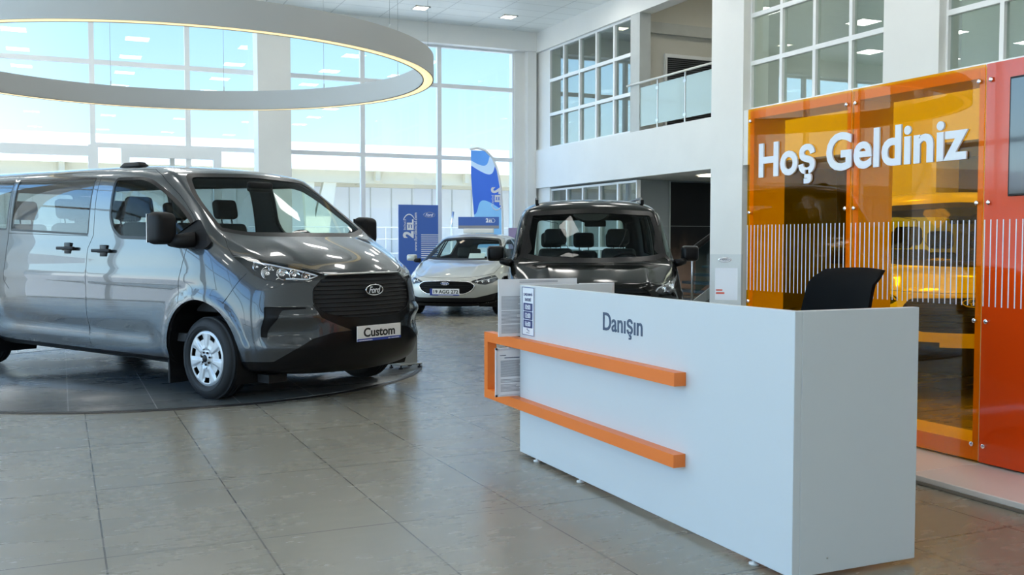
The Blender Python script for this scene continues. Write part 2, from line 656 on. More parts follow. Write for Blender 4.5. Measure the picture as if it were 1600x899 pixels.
# upstairs: internal window with dark blind
b_ = thing('window_blind', 'dark slatted blind in the upstairs internal window above the glass balustrade', 'blind', (XR + .95, 19.08, 3.7))
bm = bmesh.new()
box(bm, 0, 3.6, .0, .03, .0, 1.72)
new_obj('blind_backing', bm, M_BLACK, b_)
bm = bmesh.new()
for k in range(38):
    z = .04 + k * .044
    box(bm, .02, 3.55, -.022, -.018, z, z + .020)
new_obj('blind_slats', bm, mat('dark_slat', (.10, .11, .12), .35), b_)
bm = bmesh.new()
box(bm, -.06, 3.66, -.03, .03, 1.72, 1.80)
box(bm, -.06, .0, -.03, .03, 0, 1.72)
new_obj('blind_frame', bm, M_FRAME, b_)

# balustrade
bl = thing('glass_balustrade', 'frosted glass balustrade with steel handrail along the upstairs opening', 'railing', (XR + .05, 16.03, 3.705))
bm = bmesh.new()
tube(bm, [(-.05, 0.02, 1.03), (-.05, 3.18, 1.03)], .024, 12)
new_obj('handrail', bm, mat('pale_rail', (.72, .73, .70), .35), bl, smooth=True)
PY = [.02, .99, 2.01, 3.02]
for y in PY:
    bm = bmesh.new()
    tube(bm, [(0, y, 0), (0, y, 1.02)], .020, 10)
    for z in (.16, .84):
        box(bm, -.018, .018, y - .045, y + .045, z - .03, z + .03)
    new_obj('post', bm, M_STEEL, bl, smooth=True, angle=40)
M_FROST = mat('frosted_glass', (.40, .50, .48), .25, coat=.3)
for a, b in zip(PY, PY[1:]):
    new_obj('glass_panel', bx(-.006, .006, a + .035, b - .035, .09, .93), M_FROST, bl)

# staircase under the gallery
st = thing('staircase', 'dark staircase with a glass side and steel post under the gallery', 'staircase', (12.05, 17.5, 0))
for k in range(9):
    new_obj('step', bx(.05 + .27 * k, .35 + .27 * k, -.02, 1.2, .17 * k + .02, .17 * k + .08, .004), mat('dark_step', (.05, .055, .06), .4), st)
bm = bmesh.new()
prism(bm, [(.04, 0), (.30, 0), (2.50, 1.38), (2.50, 1.60), (.04, .06)], -.05, -.02, 'y')
new_obj('stringer', bm, M_GREYP, st)
bm = bmesh.new()
tube(bm, [(0, -.06, 0), (0, -.06, 1.12)], .025, 10)
tube(bm, [(0, -.06, .02), (0, -.06, .03)], .05, 10)
new_obj('post', bm, M_STEEL, st, smooth=True)
bm = bmesh.new()
prism(bm, [(-.04, 1.10), (2.5, 2.68), (2.5, 2.74), (-.04, 1.17)], -.085, -.035, 'y')
new_obj('handrail', bm, mat('dark_wood_rail', (.045, .04, .038), .4), st)
bm = bmesh.new()
prism(bm, [(.08, .20), (2.45, 1.66), (2.45, 2.60), (.08, 1.10)], -.066, -.056, 'y')
new_obj('glass_side', bm, glass('stair_glass', (.62, .80, .84), 0, 1.5), st)

# wall picture in the stair hall: generic dark portrait-like print
def picture_mat():
    m = bpy.data.materials.new('dark_photographic_print')
    m.use_nodes = True
    N, L = m.node_tree.nodes, m.node_tree.links
    b = N['Principled BSDF']
    b.inputs['Roughness'].default_value = .5
    tc = N.new('ShaderNodeTexCoord')
    nz = N.new('ShaderNodeTexNoise')
    nz.inputs['Scale'].default_value = 1.6
    nz.inputs['Detail'].default_value = 3
    L.new(tc.outputs['Object'], nz.inputs['Vector'])
    sp = N.new('ShaderNodeSeparateXYZ')
    L.new(tc.outputs['Object'], sp.inputs[0])
    ad = N.new('ShaderNodeMath')
    ad.operation = 'MULTIPLY_ADD'
    ad.inputs[1].default_value = .45
    L.new(nz.outputs['Fac'], ad.inputs[0])
    mu = N.new('ShaderNodeMath')
    mu.operation = 'MULTIPLY'
    mu.inputs[1].default_value = -.42
    L.new(sp.outputs['Z'], mu.inputs[0])
    L.new(mu.outputs[0], ad.inputs[2])
    r = N.new('ShaderNodeValToRGB')
    r.color_ramp.elements[0].position = -.0
    r.color_ramp.elements[0].color = (.006, .006, .008, 1)
    e = r.color_ramp.elements.new(.09)
    e.color = (.03, .02, .017, 1)
    r.color_ramp.elements[-1].position = .42
    r.color_ramp.elements[-1].color = (.42, .28, .22, 1)
    ad2 = N.new('ShaderNodeMath')
    ad2.operation = 'ADD'
    ad2.inputs[1].default_value = .62 - .25
    L.new(ad.outputs[0], ad2.inputs[0])
    L.new(ad2.outputs[0], r.inputs[0])
    L.new(r.outputs[0], b.inputs['Base Color'])
    return m


pc = thing('wall_print', 'large dark photographic print on the wall behind the staircase', 'poster', (13.15, 19.97, .02))
new_obj('print_sheet', bx(0, 1.9, -.02, .0, 0, 2.68), picture_mat(), pc)
bm = bmesh.new()
box(bm, -.02, 0, -.03, 0, 0, 2.70)
box(bm, -.9, 1.9, -.022, -.02, 1.64, 1.65)
new_obj('sheet_joint', bm, M_GREYP, pc)

# recessed ceiling lights
M_LAMPW = mat('warm_white_diffuser', (.9, .88, .82), .5, emit=(1, .90, .70), es=13)
M_FILL = mat('led_panel_diffuser', (.9, .9, .9), .5, emit=(1.0, .98, .93), es=14.0)
def square_light(x, y, z, label, group, s=.30):
    t = thing('ceiling_light', label, 'ceiling light', (x, y, z), 0, group)
    new_obj('diffuser', bx(-s / 2, s / 2, -s / 2, s / 2, -.012, -.001), M_LAMPW, t)
    bm = bmesh.new()
    for q in ((-1, 0), (1, 0), (0, -1), (0, 1)):
        cx, cy = q[0] * (s / 2 + .015), q[1] * (s / 2 + .015)
        hx = .015 if q[0] else s / 2 + .03
        hy = .015 if q[1] else s / 2 + .03
        box(bm, cx - hx, cx + hx, cy - hy, cy + hy, -.02, -.001)
    new_obj('lamp_frame', bm, M_WHITE, t)
    return t


square_light(10.05, 22.4, ZC, 'square ceiling light in the hall ceiling nearest the right wall', 'square lights in the hall ceiling')
square_light(7.80, 22.4, ZC, 'small square ceiling light behind the ring lamp cables', 'square lights in the hall ceiling')
square_light(4.90, 22.4, ZC, 'square ceiling light at the top edge in line with the white column', 'square lights in the hall ceiling')
for x, y, lb in ((14.0, 21.0, 'square light in the office ceiling beyond the far upstairs windows'), (13.9, 13.3, 'square light glowing behind the upstairs windows over the orange wall, lower one'),
                 (13.2, 14.0, 'square light glowing behind the upstairs windows over the orange wall, upper one'), (13.9, 11.9, 'square light at the pier end of the upstairs windows'), (13.6, 9.0, 'square light behind the rightmost upstairs window'), (13.4, 17.4, 'square light above the upstairs opening with the balustrade')):  # the one over the balustrade opening is added to lighten that room
    square_light(x, y, 7.04, lb, 'square lights in the upstairs office ceilings', .55)

for y in (-4.6, 1.4, 4.4, 7.4, 10.4, 13.4, 16.4, 19.3, 22.2):  # grid of unseen panels added to brighten the whole hall
    for x in (-7.0, -4.0, -1.0, 2.0, 5.0, 8.0, 10.3):
        if (y > 20 and x > 4.5) or (y == 4.4 and x < 7):
            continue
        t = thing('ceiling_panel_light', 'square LED ceiling panel in the hall ceiling above the frame', 'ceiling light', (x, y, ZC), 0, 'LED panels in the hall ceiling out of frame')
        new_obj('diffuser', bx(-.30, .30, -.30, .30, -.012, -.001), M_FILL, t)
        new_obj('lamp_frame', bx(-.33, .33, -.33, .33, -.008, -.0005), M_WHITE, t)

square_light(12.9, 17.9, 2.73, 'square light under the gallery over the staircase', 'square lights under the gallery', .5)  # unseen lamp added to lift the dark stair wall and print

# ring lamp over the turntable
rl_ = thing('ring_lamp', 'large white ring pendant lamp glowing underneath, hung over the turntable', 'pendant lamp', (1.07, 10.70, 2.97))
bm = bmesh.new()
RO, RI, RH = 2.64, 2.525, .235
lathe(bm, [(RI, .006), (RI, RH), (RO, RH), (RO, .0), (RO - .012, 0), (RO - .012, .012), (RI + .012, .012), (RI + .012, .0), (RI, 0)], 192, 'z')
new_obj('ring_housing', bm, mat('matt_white_metal', (.50, .52, .52), .5), rl_, smooth=True, angle=40)
bm = bmesh.new()
lathe(bm, [(RI + .012, .011), (RI + .013, .004), (RO - .013, .004), (RO - .012, .011)], 192, 'z')
new_obj('light_diffuser', bm, mat('ring_diffuser', (.9, .85, .7), .5, emit=(1.0, .80, .42), es=.95), rl_)
for k in range(12):
    a = 2 * PI * (k + .35) / 12
    x, y = math.cos(a) * (RO - .06), math.sin(a) * (RO - .06)
    bm = bmesh.new()
    tube(bm, [(x, y, RH), (x, y, RH + .06)], .006, 6)
    tube(bm, [(x, y, RH + .05), (x, y, ZC - 2.97)], .0022, 4)
    new_obj('suspension_cable', bm, M_GREYP, rl_)

# ------------------------------------------------------------------ outside the window wall
M_EXT = mat('exterior_white_cladding', (.72, .75, .78), .7, var=.03, vscale=.3)
ex = thing('warehouse', 'long white clad building with an overhanging canopy seen through the window wall', 'building', (10, 40, -.12))
bm = bmesh.new()
box(bm, -60, 60, 4.5, 9, 0, 5.5)
new_obj('clad_wall', bm, M_EXT, ex)
bm = bmesh.new()
box(bm, -60, 60, 0, 9, 4.35, 5.40)
new_obj('canopy', bm, mat('canopy_white', (.85, .84, .80), .6), ex)
bm = bmesh.new()
box(bm, -60, 60, .5, .8, 3.85, 4.35)
box(bm, -60, 60, 3.5, 3.8, 3.85, 4.35)
for k in range(30):
    box(bm, -58 + 4 * k, -57.8 + 4 * k, .2, 4.5, 3.95, 4.35)
new_obj('canopy_beam', bm, mat('cream_steel', (.52, .49, .38), .6), ex)
for x0 in (-13.0, -.45, 12.4, 24.0):
    bm = bmesh.new()
    prism(bm, [(x0 - .25, 0), (x0 + .25, 0), (x0 + .95, 4.2), (x0 + .45, 4.2), (x0, 2.4), (x0 - .05, 4.2), (x0 - .5, 4.2)], .6, 1.0, 'y')
    new_obj('canopy_prop', bm, mat('cream_prop', (.62, .60, .48), .6), ex)
bm = bmesh.new()
for k in range(110):
    box(bm, -55 + 1.0 * k, -54.96 + 1.0 * k, 4.46, 4.5, 0, 4.3)
new_obj('cladding_joint', bm, M_GREYP, ex)
fe = thing('wire_fence', 'thin grey wire fence outside behind the window wall', 'fence', (10, 34, -.12))
bm = bmesh.new()
for z in (.5, 1.0, 1.5, 1.92):
    tube(bm, [(-40, 0, z), (40, 0, z)], .012, 4)
for k in range(160):
    tube(bm, [(-40 + .5 * k, 0, .1), (-40 + .5 * k, 0, 1.92)], .006, 4)
new_obj('fence_mesh', bm, M_GREYP, fe)
for k in range(14):
    x = -39 + 6 * k
    bm = bmesh.new()
    tube(bm, [(x, .05, 0), (x, .05, 2.0), (x + .15, .25, 2.5)], .04, 8)
    new_obj('fence_post', bm, M_STEEL, fe, smooth=True)
# ------------------------------------------------------------------ vehicle bodies
def interp(keys, x):
    if x <= keys[0][0]:
        return keys[0][1:]
    for a, b in zip(keys, keys[1:]):
        if x <= b[0]:
            t = (x - a[0]) / (b[0] - a[0])
            return tuple(p + (q - p) * t for p, q in zip(a[1:], b[1:]))
    return keys[-1][1:]


def sstep(a, b, x):
    t = max(0.0, min(1.0, (x - a) / (b - a)))
    return t * t * (3 - 2 * t)


class Hull:
    """closed smooth body surface lofted from stations, x forward from the front axle, y left, z up"""
    def __init__(s, sp):
        rows, W = sp['rows'], sp['W']
        sta = sp['stations']
        nr = len(rows)
        half = []
        for x in sta:
            k = interp(sp['shear'], x)[0]
            sec = []
            for r in rows:
                y, z = interp(r, x)
                sec.append(Vector((x - k * (abs(y) / W) ** 2, y, z)))
            half.append(sec)
        sw, pw = sp['sweep']
        def face(y, z):
            return interp(sp['face'], z)[0] - sw * (abs(y) / W) ** pw
        ol = sp['outline']
        zc = sp.get('zc', 0.62)
        rings = []
        for t, dx in ((1.0, sp.get('lip', 0.03)), (0.93, 0.006), (0.8, 0), (0.62, 0), (0.42, 0), (0.2, 0)):
            sec = []
            for (y, z) in ol:
                yy, zz = y * t, zc + (z - zc) * t
                sec.append(Vector((face(yy, zz) - dx, yy, zz)))
            rings.append(sec)
        tail = []
        sec0 = half[0]
        zt = 0.9
        for t, dx in ((0.2, .10), (0.5, .10), (0.8, .09), (0.95, .06)):
            tail.append([Vector((sec0[0].x - dx, p.y * t, zt + (p.z - zt) * t)) for p in sec0])
        allr = tail + half + rings
        bm = bmesh.new()
        loops = []
        for sec in allr:
            n = len(sec)
            lp = [bm.verts.new(p) for p in sec]
            lp += [bm.verts.new(Vector((p.x, -p.y, p.z))) for p in reversed(sec[1:-1])]
            loops.append(lp)
        m = len(loops[0])
        cre = bm.edges.layers.float.new('crease_edge')
        for a, b in zip(loops, loops[1:]):
            for k in range(m):
                bm.faces.new((a[k], a[(k + 1) % m], b[(k + 1) % m], b[k]))
        c0 = bm.verts.new((allr[0][0].x, 0, zt))
        c1 = bm.verts.new((face(0, zc), 0, zc))
        for k in range(m):
            bm.faces.new((loops[0][(k + 1) % m], loops[0][k], c0))
            bm.faces.new((loops[-1][k], loops[-1][(k + 1) % m], c1))
        # creases along rows
        for (row, x0, x1, val) in sp.get('creases', ()):
            for a, b in zip(loops, loops[1:]):
                for kk in ({row, m - row} if row else {0}):
                    if kk >= m:
                        kk = 0
                    e = bm.edges.get((a[kk], b[kk]))
                    if e and x0 <= (a[kk].co.x + b[kk].co.x) / 2 <= x1:
                        e[cre] = val
        if sp.get('lip_crease'):
            lp = loops[len(tail) + len(half)]
            for k in range(m):
                e = bm.edges.get((lp[k], lp[(k + 1) % m]))
                if e and (lp[k].co.z > sp['lip_crease'][1]):
                    e[cre] = sp['lip_crease'][0]
        bmesh.ops.recalc_face_normals(bm, faces=bm.faces)
        me = bpy.data.meshes.new('hull')
        bm.to_mesh(me)
        bm.free()
        o = bpy.data.objects.new('hull', me)
        COL.objects.link(o)
        md = o.modifiers.new('s', 'SUBSURF')
        md.levels = sp.get('sub', 3)
        md.subdivision_type = 'CATMULL_CLARK'
        dg = bpy.context.evaluated_depsgraph_get()
        dg.update()
        ev = o.evaluated_get(dg)
        m2 = ev.to_mesh()
        bm = bmesh.new()
        bm.from_mesh(m2)
        ev.to_mesh_clear()
        bpy.data.objects.remove(o)
        bpy.data.meshes.remove(me)
        f = sp.get('sculpt')
        bm.normal_update()
        if f:
            moves = [(v, f(v.co.copy(), v.normal.copy())) for v in bm.verts]
            for v, d in moves:
                if d is not None:
                    v.co += d
        bm.normal_update()
        s.bm = bm
        s.ref = bm.copy()
        s.ref.normal_update()
        s.ref.faces.ensure_lookup_table()
        s.ref.verts.ensure_lookup_table()
        s.bvh = BVHTree.FromBMesh(s.ref)
        s.tagl = bm.faces.layers.int.new('panel')
        s.panels = {}
        s.cowl = sp.get('cowl', 1.2)

    def front_min(s, z):
        return -1.1 if z > s.cowl else 0.28

    def normal_at(s, p):
        loc, nrm, idx, d = s.bvh.find_nearest(p)
        if idx is None:
            return Vector((0, 0, 1))
        f = s.ref.faces[idx]
        acc = Vector((0, 0, 0))
        for v in f.verts:
            w = 1.0 / ((v.co - loc).length + 1e-5)
            acc += v.normal * w
        return acc.normalized()

    def stamp(s, name, poly, view, side=None, cond=None, only=None, prefer=False):
        """cut a 2-D outline into the surface seen along 'view' ('side': x,z / 'front': y,z / 'top': x,y)
        and tag the faces inside it; side=+1/-1 keeps one flank"""
        i0, i1 = {'side': (0, 2), 'front': (1, 2), 'back': (1, 2), 'top': (0, 1)}[view]

        fixed = {s.panels[q] for q in ('windscreen', 'bonnet', 'headlight_r', 'headlight_l', 'grille') if q in s.panels}

        def okf(f):
            n = f.normal
            c = f.calc_center_median()
            if f[s.tagl] == s.panels.get('arch', -1):
                return False
            if view == 'side':
                if f[s.tagl] and f[s.tagl] in fixed:
                    return False
                if c.y * side < 0.25 or n.y * side < 0.02:
                    return False
            elif view == 'front':
                if n.x < 0.02 or c.x < s.front_min(c.z):
                    return False
            elif view == 'back':
                if n.x > -0.05 or c.x > -2.2:
                    return False
            else:
                if n.z < 0.05:
                    return False
            return cond(c, n) if cond else True
        n = len(poly)
        us = [p[0] for p in poly]
        vs = [p[1] for p in poly]
        U0, U1, V0, V1 = min(us), max(us), min(vs), max(vs)
        def near(f, a, b, c, d):
            fu = [v.co[i0] for v in f.verts]
            fv = [v.co[i1] for v in f.verts]
            return not (max(fu) < a or min(fu) > b or max(fv) < c or min(fv) > d)
        cand = [f for f in s.bm.faces if near(f, U0, U1, V0, V1) and okf(f)]
        for k in range(n):
            a, b = poly[k], poly[(k + 1) % n]
            du, dv = b[0] - a[0], b[1] - a[1]
            L = math.hypot(du, dv)
            if L < 1e-6:
                continue
            cand = [f for f in cand if f.is_valid]
            e = 1e-4
            sel = []
            for f in cand:
                if not near(f, min(a[0], b[0]) - e, max(a[0], b[0]) + e, min(a[1], b[1]) - e, max(a[1], b[1]) + e):
                    continue
                ds = [((v.co[i0] - a[0]) * -dv + (v.co[i1] - a[1]) * du) / L for v in f.verts]
                if min(ds) < -1e-5 and max(ds) > 1e-5:
                    sel.append(f)
            if not sel:
                continue
            co = Vector((0, 0, 0))
            co[i0], co[i1] = a
            no = Vector((0, 0, 0))
            no[i0], no[i1] = -dv / L, du / L
            geom = set(sel)
            for f in sel:
                geom.update(f.edges)
                geom.update(f.verts)
            r = bmesh.ops.bisect_plane(s.bm, geom=list(geom), dist=1e-5, plane_co=co, plane_no=no)
            cs = set(cand)
            for g in r['geom']:
                if isinstance(g, bmesh.types.BMFace) and g not in cs:
                    cand.append(g)
                    cs.add(g)
        s.panels.setdefault(name, len(s.panels) + 1)
        tg = s.panels[name]
        for f in s.bm.faces:
            if not near(f, U0, U1, V0, V1) or not okf(f):
                continue
            if only is not None and f[s.tagl] not in [s.panels.get(q, 0) for q in only]:
                continue
            c = f.calc_center_median()
            if inside(poly, c[i0], c[i1]):
                f[s.tagl] = tg

    def extract(s, name, offset=0.0):
        """new bmesh of the tagged faces ('' = untagged)"""
        tg = s.panels[name] if name else 0
        bm = s.bm.copy()
        lay = bm.faces.layers.int['panel']
        bmesh.ops.delete(bm, geom=[f for f in bm.faces if f[lay] != tg], context='FACES')
        if offset:
            for v in bm.verts:
                v.co += s.normal_at(v.co) * offset
        return bm

    def emit(s, name, oname, mats, parent, offset=0.0, matfn=None):
        bm = s.extract(name, 0.0)
        if not bm.faces:
            bm.free()
            return None
        nr = [s.normal_at(v.co) for v in bm.verts]
        if offset:
            for v, q in zip(bm.verts, nr):
                v.co += q * offset
        if matfn:
            for f in bm.faces:
                f.material_index = matfn(f.calc_center_median(), f.normal)
        o = new_obj(oname, bm, mats, parent, smooth=True)
        o.data.normals_split_custom_set_from_vertices([tuple(q) for q in nr])
        return o


def inside(poly, x, y):
    c = False
    n = len(poly)
    j = n - 1
    for i in range(n):
        xi, yi = poly[i]
        xj, yj = poly[j]
        if (yi > y) != (yj > y) and x < (xj - xi) * (y - yi) / (yj - yi) + xi:
            c = not c
        j = i
    return c


def rnd(poly, r, seg=4):
    """round the corners of a polygon"""
    out = []
    n = len(poly)
    rs = r if isinstance(r, (list, tuple)) else [r] * n
    for i in range(n):
        p, a, b = Vector(poly[i]), Vector(poly[i - 1]), Vector(poly[(i + 1) % n])
        da, db = a - p, b - p
        rr = min(rs[i], da.length * .45, db.length * .45)
        if rr < 1e-4:
            out.append(tuple(p))
            continue
        s0, s1 = p + da.normalized() * rr, p + db.normalized() * rr
        for k in range(seg + 1):
            t = k / seg
            q = s0 * (1 - t) ** 2 + p * 2 * t * (1 - t) + s1 * t * t
            out.append((q.x, q.y))
    return out


def grow(poly, d):
    """offset a polygon outwards by d (any orientation)"""
    n = len(poly)
    ar = sum(poly[i][0] * poly[(i + 1) % n][1] - poly[(i + 1) % n][0] * poly[i][1] for i in range(n))
    sg = 1 if ar > 0 else -1
    out = []
    for i in range(n):
        a, p, b = Vector(poly[i - 1]), Vector(poly[i]), Vector(poly[(i + 1) % n])
        d1, d2 = (p - a), (b - p)
        if d1.length < 1e-7 or d2.length < 1e-7:
            out.append(tuple(p))
            continue
        d1.normalize()
        d2.normalize()
        n1 = Vector((d1.y, -d1.x)) * sg
        n2 = Vector((d2.y, -d2.x)) * sg
        m = n1 + n2
        if m.length < 1e-6:
            m = n1
        m.normalize()
        q = p + m * (d / max(0.4, m.dot(n1)))
        out.append((q.x, q.y))
    return out


def circ(cx, cy, r, n=40, a0=0.0, a1=2 * PI):
    return [(cx + r * math.cos(a0 + (a1 - a0) * k / n), cy + r * math.sin(a0 + (a1 - a0) * k / n)) for k in range(n)]


VAN = dict(
    W=1.0,
    stations=[-4.8, -4.3, -3.6, -2.6, -1.7, -1.1, -0.76, -0.60, -0.50, -0.16, 0.14, 0.24, 0.38, 0.62, 0.8, 0.90],
    shear=[(-4.0, 0.0), (-1.2, 0.03), (-.55, .12), (.27, .16), (.62, .30), (.9, .44)],
    rows=[
        [(-4.9, 0, .24), (.9, 0, .22)],
        [(-4.9, .80, .24), (.5, .80, .24), (.9, .76, .235)],
        [(-4.9, .93, .28), (.5, .93, .28), (.9, .89, .29)],
        [(-4.9, .965, .42), (.5, .965, .42), (.9, .925, .42)],
        [(-4.9, 1.0, .72), (.4, 1.0, .72), (.9, .94, .64)],
        [(-4.9, .985, 1.15), (.1, .985, 1.12), (.42, .975, 1.02), (.9, .925, .80)],
        [(-4.9, .955, 1.335), (-.06, .955, 1.315), (.24, .94, 1.22), (.62, .925, 1.06), (.9, .895, .91)],
        [(-4.9, .935, 1.62), (-.76, .925, 1.62), (-.50, .915, 1.56), (-.16, .915, 1.43), (.14, .92, 1.345), (.24, .91, 1.275), (.62, .885, 1.12), (.9, .86, .98)],
        [(-4.9, .90, 1.88), (-.96, .87, 1.85), (-.60, .835, 1.79), (-.50, .845, 1.72), (-.16, .86, 1.53), (.14, .895, 1.385), (.24, .88, 1.31), (.62, .84, 1.165), (.9, .80, 1.035)],
        [(-4.9, .82, 2.01), (-1.16, .78, 1.965), (-.76, .74, 1.92), (-.60, .72, 1.88), (-.50, .735, 1.825), (-.16, .765, 1.60), (.14, .835, 1.405), (.24, .81, 1.335), (.38, .80, 1.285), (.62, .77, 1.205), (.9, .74, 1.075)],
        [(-4.9, .42, 2.05), (-1.16, .42, 1.995), (-.76, .40, 1.95), (-.60, .40, 1.912), (-.50, .41, 1.855), (-.16, .43, 1.63), (.14, .45, 1.43), (.24, .45, 1.355), (.38, .44, 1.31), (.62, .43, 1.235), (.8, .42, 1.165), (.9, .41, 1.11)],
        [(-4.9, 0, 2.055), (-1.16, 0, 2.0), (-.76, 0, 1.955), (-.60, 0, 1.92), (-.50, 0, 1.862), (-.16, 0, 1.637), (.14, 0, 1.44), (.24, 0, 1.358), (.38, 0, 1.315), (.62, 0, 1.24), (.8, 0, 1.17), (.9, 0, 1.115)],
    ],
    face=[(.22, .95), (.32, 1.04), (.5, 1.07), (.62, 1.06), (.9, 1.02), (1.03, .995), (1.1, .96)],
    sweep=(.48, 2.3),
    outline=[(0, .21), (.72, .22), (.86, .29), (.895, .42), (.905, .62), (.895, .77), (.87, .87), (.83, .94), (.78, .995), (.70, 1.035), (.38, 1.06), (0, 1.065)],
    zc=.62, lip=.025, sub=3,
    creases=[(6, -5, .25, .35), (9, -.75, 1.0, .6), (3, -5, .4, .5)],
    lip_crease=(.5, .9),
)


def van_sculpt(p, n):
    d = Vector((0, 0, 0))
    s = 1 if p.y > 0 else -1
    if abs(p.y) > .6 and p.z < 1.1:
        for cx, cz, r in ((0.04, .36, .46), (-3.87, .36, .46)):
            q = math.hypot(p.x - cx, p.z - cz)
            d.y += s * .020 * (1 - sstep(r + .05, r + .09, q)) * sstep(.05, .2, p.z)
        # hollow along the lower doors
        if -3.4 < p.x < -.55:
            d.y -= s * .018 * math.exp(-((p.z - .50) / .07) ** 2) * sstep(-3.4, -3.1, p.x) * (1 - sstep(-.75, -.55, p.x))
        # shoulder line
        d.y += s * .008 * math.exp(-((p.z - .98) / .06) ** 2) * (1 - sstep(-.2, .2, p.x))
    # bonnet: two ridges
    if p.x > .2 and n.z > .5 and p.z < 1.4:
        d.z += .014 * math.exp(-((abs(p.y) - .52) / .09) ** 2) * sstep(.2, .45, p.x)
    # front fascia: bumper corner bulge, recess round the grille
    if n.x > .15 and p.x > .35 and p.z < 1.05:
        a = abs(p.y)
        d.x += .035 * math.exp(-((p.z - .70) / .05) ** 2) * sstep(.45, .6, a) * (1 - sstep(.8, .9, a))
        d.x -= .03 * math.exp(-((p.z - .58) / .06) ** 2) * sstep(.5, .65, a) * (1 - sstep(.8, .9, a))
        d.x += .02 * math.exp(-((p.z - .45) / .05) ** 2) * sstep(.4, .6, a)
    return d


VAN['sculpt'] = van_sculpt
def _cast(h, o, d, off):
    l, n, i, dd = h.bvh.ray_cast(Vector(o), Vector(d))
    if l is None:
        l, n, i, dd = h.bvh.find_nearest(Vector(o) + Vector(d) * 2.2)
    nn = h.normal_at(l)
    return l + nn * off, nn


def fpt(h, y, z, off=0.0):
    return _cast(h, (3, y, z), (-1, 0, 0), off)


def spt(h, x, z, side, off=0.0):
    return _cast(h, (x, 3 * side, z), (0, -side, 0), off)


def tpt(h, x, y, off=0.0):
    return _cast(h, (x, y, 4), (0, 0, -1), off)


def dens(pts, step, closed=False):
    out = []
    n = len(pts)
    for i in range(n if closed else n - 1):
        a, b = Vector(pts[i]), Vector(pts[(i + 1) % n])
        k = max(1, int((b - a).length / step))
        for j in range(k):
            out.append(tuple(a + (b - a) * (j / k)))
    if not closed:
        out.append(tuple(pts[-1]))
    return out


def seam(h, bm, pts, view, side=1, r=0.003, off=-0.001, closed=False, n=5, step=.04, mi=0):
    P = []
    for a, b in dens(pts, step, closed):
        P.append({'side': lambda: spt(h, a, b, side, off), 'front': lambda: fpt(h, a, b, off), 'top': lambda: tpt(h, a, b, off)}[view]()[0])
    return tube(bm, P, r, n=n, closed=closed, mi=mi)


def flipy(poly):
    return [(-a, b) for a, b in poly][::-1]


def paint(name, col, flake=0.35, rough=0.28):
    return mat(name, col, rough, metal=flake, coat=1.0, coat_rough=0.02)


def plate_frame(h, y0, z0, off):
    p, n = fpt(h, y0, z0, off)
    ez = Vector((n.x, n.y, 0)).normalized()
    ex = Vector((0, 0, 1)).cross(ez).normalized()
    return basis(p, ex, Vector((0, 0, 1)), ez)


def ford_oval(parent, M, w, h, dark, name='badge'):
    """oval badge with script lettering, in the plane of M (x right, y up, z out)"""
    bm = bmesh.new()
    def el(a, b, z):
        return [bm.verts.new((a * math.cos(t), b * math.sin(t), z)) for t in (2 * PI * k / 48 for k in range(48))]
    rings = [el(w / 2, h / 2, 0), el(w / 2, h / 2, .006), el(w / 2 - .004, h / 2 - .004, .009), el(w / 2 - .009, h / 2 - .009, .006)]
    for a, b in zip(rings, rings[1:]):
        for k in range(48):
            f = bm.faces.new((a[k], a[(k + 1) % 48], b[(k + 1) % 48], b[k]))
            f.smooth = True
    f = bm.faces.new(rings[-1])
    f.material_index = 1
    xform(bm, M)
    o = new_obj(name, bm, [M_CHROME, dark], parent)
    t = text_bm('Ford', w * .66, h * .58, .003, bold=.012, shear=.35)
    xform(t, M @ Matrix.Translation((-w * .33, -h * .28, .006)))
    new_obj('badge_lettering', t, M_WVINYL, o)
    return o


